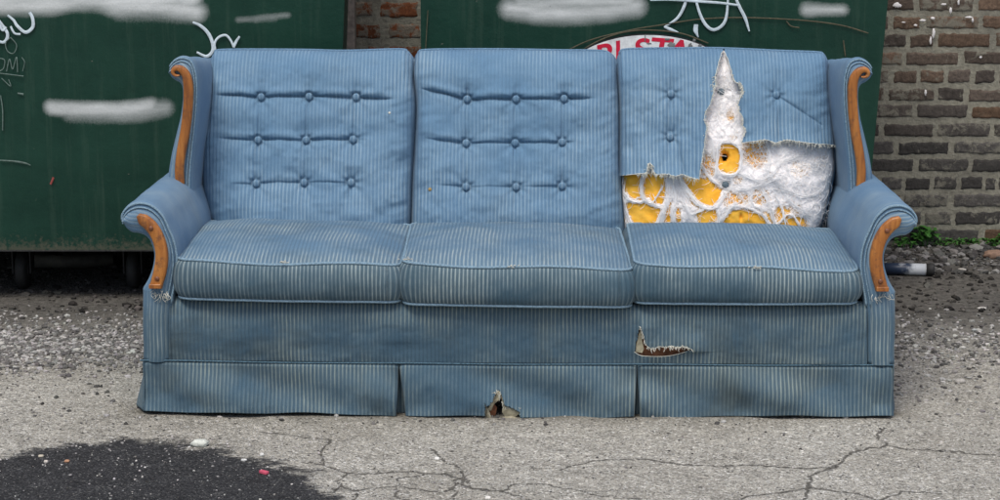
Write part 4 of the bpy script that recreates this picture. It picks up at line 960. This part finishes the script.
o3, PX3, PY3, Y3 = back_cushion(top3, right3, bot3, left3, b3, [], 3, m3, lift3)
o3['label'] = 'torn back cushion with shredded cover'
# foam core
PXf, PYf, U, V, d, e = cushion_shape(top3, right3, bot3, left3, [(721, 92), (725, 185)] + b3, [], 9, puff=0.085)
edge_in = (1 - np.clip(np.minimum(np.minimum(U, 1 - U), np.minimum(V, 1 - V)) / .03, 0, 1))
hol = np.exp(-(((PXf - 724.5) / 3.4) ** 2 + ((PYf - 157) / 4.6) ** 2) ** 1.2 * (1 + .5 * fbm(PXf * .6, PYf * .6, 6)))
dent = .004 * np.exp(-(((PXf - 741) / 1.5) ** 2 + ((PYf - 217) / 3.5) ** 2))
Yf = ydepth(PYf) + 0.045 + .020 - d + .010 * edge_in + 0.045 * hol + dent * 3 + .010 * fbm(PXf * .05, PYf * .05, 62)
build('foam_core', PS(PXf, PYf, Yf), gridfaces(NB, MBk, (hol < .55)[:-1, :-1]), foam, o3)
# batting
ex = [(729, 158, 11.5, 15.5, 1.3), (633, 185, 13, 13, 1.25), (656, 189, 14, 16, 1.3), (643, 213, 21, 13, 1.5), (671, 214, 9, 12, 1.15), (706, 194, 17, 15, 1.15), (708, 218, 15, 9, 1.25), (692, 182, 12, 7, 1.1), (747, 223, 30, 13, 1.5),
      (755, 153, 15, 16, .56), (782, 216, 8, 12, .8), (797, 225, 12, 8, .8), (760, 197, 10, 9, .55), (742, 199, 8, 8, .5), (738, 180, 6, 5, .40), (795, 211, 8, 8, .42), (731, 116, 4, 7, .45), (708, 165, 9, 13, .58), (730, 201, 8, 10, .55), (800, 170, 12, 9, .25), (770, 178, 6, 6, .3), (733, 140, 5, 4, .25), (820, 160, 9, 9, .15)]
dens = np.full(PXf.shape, 1.0); jj = 2.6 * fbm(PXf * .16, PYf * .16, 71); jk = 2.6 * fbm(PXf * .16 + 50, PYf * .16, 72)
for cx, cy, rx, ry, am in ex:
    rr2 = (((PXf + jj - cx) / rx) ** 2 + ((PYf + jk - cy) / ry) ** 2)
    dens = np.minimum(dens, 1 - am * np.clip(1.35 - rr2, 0, 0.55) / .55) if am > .9 else dens - am * np.clip(1.2 - rr2, 0, .6) / .6
dens = dens - 0.12 + .10 * fbm(PXf * .07, PYf * .07, 90); dens = np.clip(dens, -.6, 1)
strands = [([(648, 165), (643, 178), (641, 190), (645, 200), (655, 205), (664, 207)], 2.6), ([(624, 193), (631, 200), (640, 202), (648, 199)], 2.2), ([(663, 186), (656, 198), (652, 203)], 1.0), ([(667, 205), (662, 214), (657, 224)], 2.4),
    ([(668, 178), (669, 195), (664, 210), (660, 226)], 3.6), ([(672, 178), (675, 198), (673, 213), (675, 226)], 3.0), ([(676, 178), (682, 198), (690, 212), (697, 228)], 5.0), ([(680, 180), (688, 192), (698, 204), (709, 208), (719, 204), (725, 190)], 3.0),
    ([(686, 204), (692, 214), (704, 209)], 1.6), ([(718, 210), (720, 218), (716, 226)], 3.0), ([(735, 204), (727, 212), (719, 222)], 3.0), ([(621, 178), (622, 200), (627, 216), (632, 228)], 3.4), ([(720, 214), (735, 206), (750, 209), (762, 214), (771, 226)], 2.2),
    ([(740, 172), (760, 180), (775, 172), (782, 162), (800, 158)], 3.2), ([(722, 186), (742, 190), (765, 184), (778, 178)], 4.0), ([(760, 186), (768, 200), (772, 215), (776, 226)], 2.6), ([(778, 184), (788, 200), (800, 210), (812, 216)], 3.0), ([(752, 190), (752, 204), (764, 210)], 1.8),
    ([(716, 176), (718, 150), (722, 142), (734, 143), (741, 152), (740, 168), (733, 175), (722, 174)], 2.0), ([(768, 144), (769, 160), (767, 176)], 2.6), ([(705, 130), (712, 140), (714, 160)], 1.5), ([(702, 166), (708, 176), (720, 186)], 2.0), ([(785, 190), (806, 196), (822, 190)], 2.2), ([(776, 226), (790, 214), (800, 226)], 1.2), ([(786, 226), (782, 208), (776, 196)], 1.2)]
for s_, w_ in strands:
    dd = segdist(PXf + jj * .5, PYf + jk * .5, smooth(s_, 5)); dens = np.maximum(dens, np.clip(1.25 - dd / w_, -1, .85))
thick = 0.005 * np.clip(dens, 0, 1)
strand_h = np.zeros_like(dens)
for s_, w_ in strands: strand_h = np.maximum(strand_h, np.exp(-(segdist(PXf, PYf, smooth(s_, 5)) / (w_ * 1.1)) ** 2))
Yb = Yf - 0.045 * hol - 0.002 - thick - 0.0010 * strand_h - 0.003 * fbm(PXf * .07, PYf * .07, 81) * np.clip(dens, 0, 1) - 0.0025 * np.abs(fbm(PXf * .28, PYf * .2, 82)) + .002
Yb = np.where((PYf < 135) & ((PXf < 700) | (PXf > 748)), Yb + .012, Yb)
fold_d = segdist(PXf, PYf, [(704, 90), (720, 93), (742, 90)]); Yb += .0025 * np.exp(-(fold_d / 2.5) ** 2)
msk = (dens > 0.02) & (PYf < 243)
bt = build('batting', PS(PXf, PYf, Yb), gridfaces(NB, MBk, msk[:-1, :-1]), batt, o3, attrs={'dens': dens.ravel()})
# loose fibres
exposed = lambda x, y: (~m3(x, y)) & (x > 622) & (x < 832) & (y < 232)
def at_y(x, y, off=0.004):
    k = np.argmin((PXf[::3, ::3] - x) ** 2 + (PYf[::3, ::3] - y) ** 2); return Yb[::3, ::3].ravel()[k] - off, dens[::3, ::3].ravel()[k]
m = MB(); cnt = 0; r = np.random.default_rng(5)
while cnt < 1500:
    x, y = r.uniform(622, 832), r.uniform(70, 232)
    if not bool(exposed(np.array(x), np.array(y))): continue
    yy, dn = at_y(x, y)
    if dn < .12 and r.random() < .94: continue
    L = r.uniform(5, 17); a = r.uniform(0, 6.28); cv = r.normal(0, .35)
    p = [(x, y)]
    for k in range(4): a += cv; p.append((p[-1][0] + L / 4 * math.cos(a), p[-1][1] + L / 4 * math.sin(a)))
    p = np.array(p)
    if not exposed(p[:, 0], p[:, 1]).all(): continue
    ye = at_y(*p[-1])[0]; yv = np.linspace(yy, ye, 5) + .0012 - np.array([0, .001, .0015, .001, 0])
    if dn > .3 and r.random() < .1: rad = .0009
    else: rad = r.uniform(.0004, .0008)
    m.tube(PS(p[:, 0], p[:, 1], yv), rad, 3, cap=False) if (at_y(*p[2])[1] > .1 or r.random() < .12) else None; cnt += 1
for s_, w_ in strands:
    for k in range(int(2 + w_ * 2)):
        q = smooth(np.array(s_) + r.normal(0, w_ * .55, (len(s_), 2)), 4); yv = np.array([at_y(a, b, .003)[0] for a, b in q]) - r.uniform(0, .004)
        m.tube(PS(q[:, 0], q[:, 1], yv), r.uniform(.0004, .0008), 3, cap=False)
m.build('loose_fibre', fibm, o3)
# frayed edge of the torn cover
k3 = lambda b: Y3.ravel()[np.argmin((PX3 - b[0]) ** 2 + (PY3 - b[1]) ** 2)]
m = MB()
for ln in (flapL[2:29], flapR[1:21]):
    q = smooth(ln, 5) + .5 * rng.normal(0, .5, (len(smooth(ln, 5)), 2)); yv = np.array([k3(b) for b in q]) - .001; m.tube(PS(q[:, 0], q[:, 1], yv), .0011, 5)
m.build('torn_edge', thread, o3)
fray(o3, flapL[16:28], lambda b: k3(b), 140, 4.2, seed=12); fray(o3, flapR[14:21], lambda b: k3(b), 120, 4.0, seed=13)
fray(o3, flapL[3:16], lambda b: k3(b), 110, 2.4, seed=14, down=(.6, .3)); fray(o3, flapR[3:14], lambda b: k3(b), 110, 2.4, seed=15, down=(-.5, .3)); fray(o3, [(739, 83), (743, 90), (741, 98)], lambda b: k3(b), 50, 4, seed=16, down=(-.2, .3)); fray(o3, [(713, 78), (713, 84), (714, 90)], lambda b: k3(b), 25, 4, seed=17, down=(.2, .3))
for bx_, by_ in ((721, 92), (725.5, 185)):
    kk = np.argmin((PXf - bx_) ** 2 + (PYf - by_) ** 2); q = PS(bx_, by_, Yb.ravel()[kk] - .004)
    mm = MB(); mm.lathe([(.0105, .008), (.0115, .001), (.0095, -.004), (.004, -.007)], tuple(q), 'y', 18); mm.build('button', simple('dull_button', (0.10, 0.14, 0.17), .8), o3)

# ================================================================== SMALL THINGS
# plastic tube by the wall
q0, q1 = PG(884, 265), PG(936, 274); a = PG(889, 272); b = PG(934, 276)
ty = 1.83; xa = P(884, 266, ty)[0]; xb = P(934, 268, ty)[0]
tb = empty('plastic_tube', ((xa + xb) / 2, ty, 0.0), math.radians(-6)); L = xb - xa
m = MB(); m.lathe([(.015, -L / 2), (.0215, -L / 2 + .004), (.0215, L / 2 - .03)], (0, 0, .024), 'x', 24)
t = NT('tube_plastic'); ob = t.obj(); sp = t.n('ShaderNodeSeparateXYZ', {0: ob}); nz = t.noise(ob, 30, 4)
k = t.ramp(t.math('ADD', t.math('MULTIPLY', sp.outputs[0], 6.0), t.math('ADD', nz, 0.12)), [(0.45, 0.0), (0.75, 1.0)])
tbm = t.fin(t.mix(k, (0.02, 0.035, 0.07), (0.55, 0.58, 0.60)), .4)
m.build('tube_body', tbm, tb); m = MB(); m.lathe([(.0232, L / 2 - .03), (.0232, L / 2 - .006), (.021, L / 2), (.008, L / 2 + .001)], (0, 0, .024), 'x', 24); m.build('end_cap', rubber, tb)
tag(tb, 'white and blue plastic tube with black end cap lying by the brick wall', 'tube')
# plants
t = NT('leaf'); ob = t.obj(); nz = t.noise(ob, 25, 3)
leafm = t.fin(t.mix(nz, (0.018, 0.085, 0.012), (0.07, 0.22, 0.035)), .5, 0, t.bump(nz, .3, .003), .4)
def leaf(m, base, tip_dir, L, w, curl):
    d = np.array(tip_dir, float); d /= np.linalg.norm(d); s = np.cross(d, [0, 0, 1]); s /= np.linalg.norm(s) + 1e-9; n = np.cross(s, d); V = []
    for i, tt in enumerate(np.linspace(0, 1, 8)):
        c = np.array(base) + d * L * tt + np.array([0, 0, -curl * L * tt * tt]); ww_ = w * math.sin(math.pi * min(1, tt * .93 + .04)) ** .7 * (1 - .35 * tt)
        for k in (-1, -.5, 0, .5, 1): V.append(c + s * ww_ * k + n * abs(k) * ww_ * .35)
    m.add(V, gridfaces(8, 5))
def plant(px, py, n, h, Ll, w, label, seed, cat='weed', spread=0.04):
    q = PG(px, py); r = np.random.default_rng(seed); root = empty('weed', (q[0], q[1], 0)); st = MB(); lf = MB()
    for k in range(n):
        a = r.uniform(0, 6.28); hh = h * r.uniform(.35, 1); ox, oy = spread * r.normal(0, .5), spread * .4 * r.normal(0, .5)
        ex_, ey_ = ox + hh * .45 * math.cos(a), oy + hh * .3 * math.sin(a)
        st.tube(smooth([(ox, oy, 0), ((ox + ex_) / 2, (oy + ey_) / 2, hh * .7), (ex_, ey_, hh)], 3), .0012, 4)
        for j in range(3): 
            aa = a + r.normal(0, 1.1); leaf(lf, (ex_, ey_, hh * r.uniform(.75, 1)), (math.cos(aa), math.sin(aa) - .4, r.uniform(-.1, .55)), Ll * r.uniform(.6, 1.1), w * r.uniform(.7, 1.1), r.uniform(.1, .5))
    st.build('stem', leafm, root); lf.build('leaf', leafm, root, solid=0.0006).name = 'leaves'; tag(root, label, cat, 'weeds along the foot of the brick wall')
plant(921, 246, 15, .085, .040, .017, 'broad leaved green weed at wall foot, just right of the sofa arm', 1, spread=.05)
plant(905, 248, 9, .045, .028, .012, 'small green weed half hidden behind the sofa arm scroll', 2)
gw = MB(); r = np.random.default_rng(3)
for k in range(260):
    px_ = r.choice([957, 972, 985, 945]) + r.normal(0, 10); q = PG(px_, 245.5 + r.normal(0, 1.2)); a = r.uniform(0, 6.28)
    leaf(gw, (q[0], min(q[1], WALLY - .02), r.uniform(.002, .028)), (math.cos(a), math.sin(a) * .5 - .3, r.uniform(0, .7)), r.uniform(.010, .022), r.uniform(.004, .008), .3)
tag(gw.build('low_weeds', leafm), 'thin patch of low green weeds along the foot of the brick wall', 'weeds', kind='stuff')
plant(1000, 246, 12, .055, .030, .013, 'green weed cut off by the right edge of the photo', 4)
# debris
def rock(px, py, s, colr, label, name='stone', cat='stone', sq=(1, 1, .6), seed=0, z=None):
    import bmesh
    bm = bmesh.new(); bmesh.ops.create_icosphere(bm, subdivisions=3, radius=1); r = np.random.default_rng(seed)
    V = np.array([v.co[:] for v in bm.verts]); Fc = [[v.index for v in f.verts] for f in bm.faces]; bm.free()
    V = np.sign(V) * np.abs(V) ** .8; V = V * (1 + .25 * fbm(V[:, :1] * 2 + seed, V[:, 1:2] * 2 + V[:, 2:] * 1.5, seed)); V = V * np.array(sq) * s
    q = PG(px, py); o = build(name, V, Fc, simple('stone_' + str(seed), colr, .85, 0, 150, .3, .4, .002)); o.location = (q[0], q[1], s * sq[2] * .75); tag(o, label, cat)
    return o
rock(200, 446, .018, (.60, .62, .56), 'pale rounded stone at the edge of the dark asphalt patch', sq=(1.3, .9, .6), seed=1)
rock(46, 463, .006, (.6, .55, .5), 'small white pebble in the dark patch, near the left', sq=(1, 1, .8), seed=2)
rock(67, 462, .006, (.45, .25, .15), 'tiny tan pebble beside the white pebbles in the dark patch', sq=(1.2, 1, .6), seed=3)
rock(41, 457, .006, (.5, .45, .36), 'small beige pebble just behind the white pebble in the dark patch', sq=(1.3, 1, .6), seed=8)
rock(244, 461, .006, (.6, .6, .58), 'white pebble on the dark patch between pale stone and pink wrapper', sq=(1.4, 1, .6), seed=4)
rock(262, 456, .006, (.65, .65, .62), 'white pebble just behind the pink wrapper', sq=(1, 1, .8), seed=5)
rock(437, 460, .007, (.75, .74, .7), 'lone white pebble on grey asphalt in front of the middle of the sofa', sq=(1, 1, .7), seed=6)
rock(488, 499, .007, (.72, .7, .66), 'white pebble by the cracks at the bottom edge', sq=(1.1, 1, .6), seed=9)
rock(995, 258, .035, (.22, .14, .10), 'flat brown brick fragment on the soil near the wall, right edge', 'brick_fragment', 'brick fragment', (1.3, .8, .5), 7)
rock(962, 271, .014, (.38, .36, .33), 'flat grey stone on soil between plastic tube and brick fragment', sq=(1.1, .8, .4), seed=10)
rock(982, 309, .013, (.45, .43, .40), 'flat pale chip of concrete on gravel right of the sofa', 'concrete_chip', 'chip', (1.2, .8, .3), 11)
rock(960, 383, .013, (.42, .40, .37), 'grey pebble on asphalt to the right of the sofa skirt', sq=(1.2, .9, .6), seed=12)
q = PG(264, 474); m = MB(); m.box(-.013, .013, -.006, .006, 0, .008, .002)
w_ = m.build('wrapper', simple('pink_wrapper', (.62, .10, .16), .5, 0, 120, .3), None, shade=False); w_.location = (q[0], q[1], .001); w_.rotation_euler = (0, 0, math.radians(-38)); tag(w_, 'small crumpled pink wrapper on the dark asphalt patch', 'wrapper')
# old pipe and sheet lying under the left dumpster
m = MB(); y_ = 1.95; pa_ = P(20, 262, y_)[0]; pb_ = P(112, 262, y_)[0]; m.tube([(pa_, y_, .03), ((pa_ + pb_) / 2, y_ - .02, .03), (pb_, y_ + .02, .03)], .025, 14)
o = m.build('scrap_pipe', simple('dirty_pipe', (.10, .095, .085), .7, 0, 20, .5)); tag(o, 'dirty grey pipe lying in the shade under the left dumpster', 'pipe')
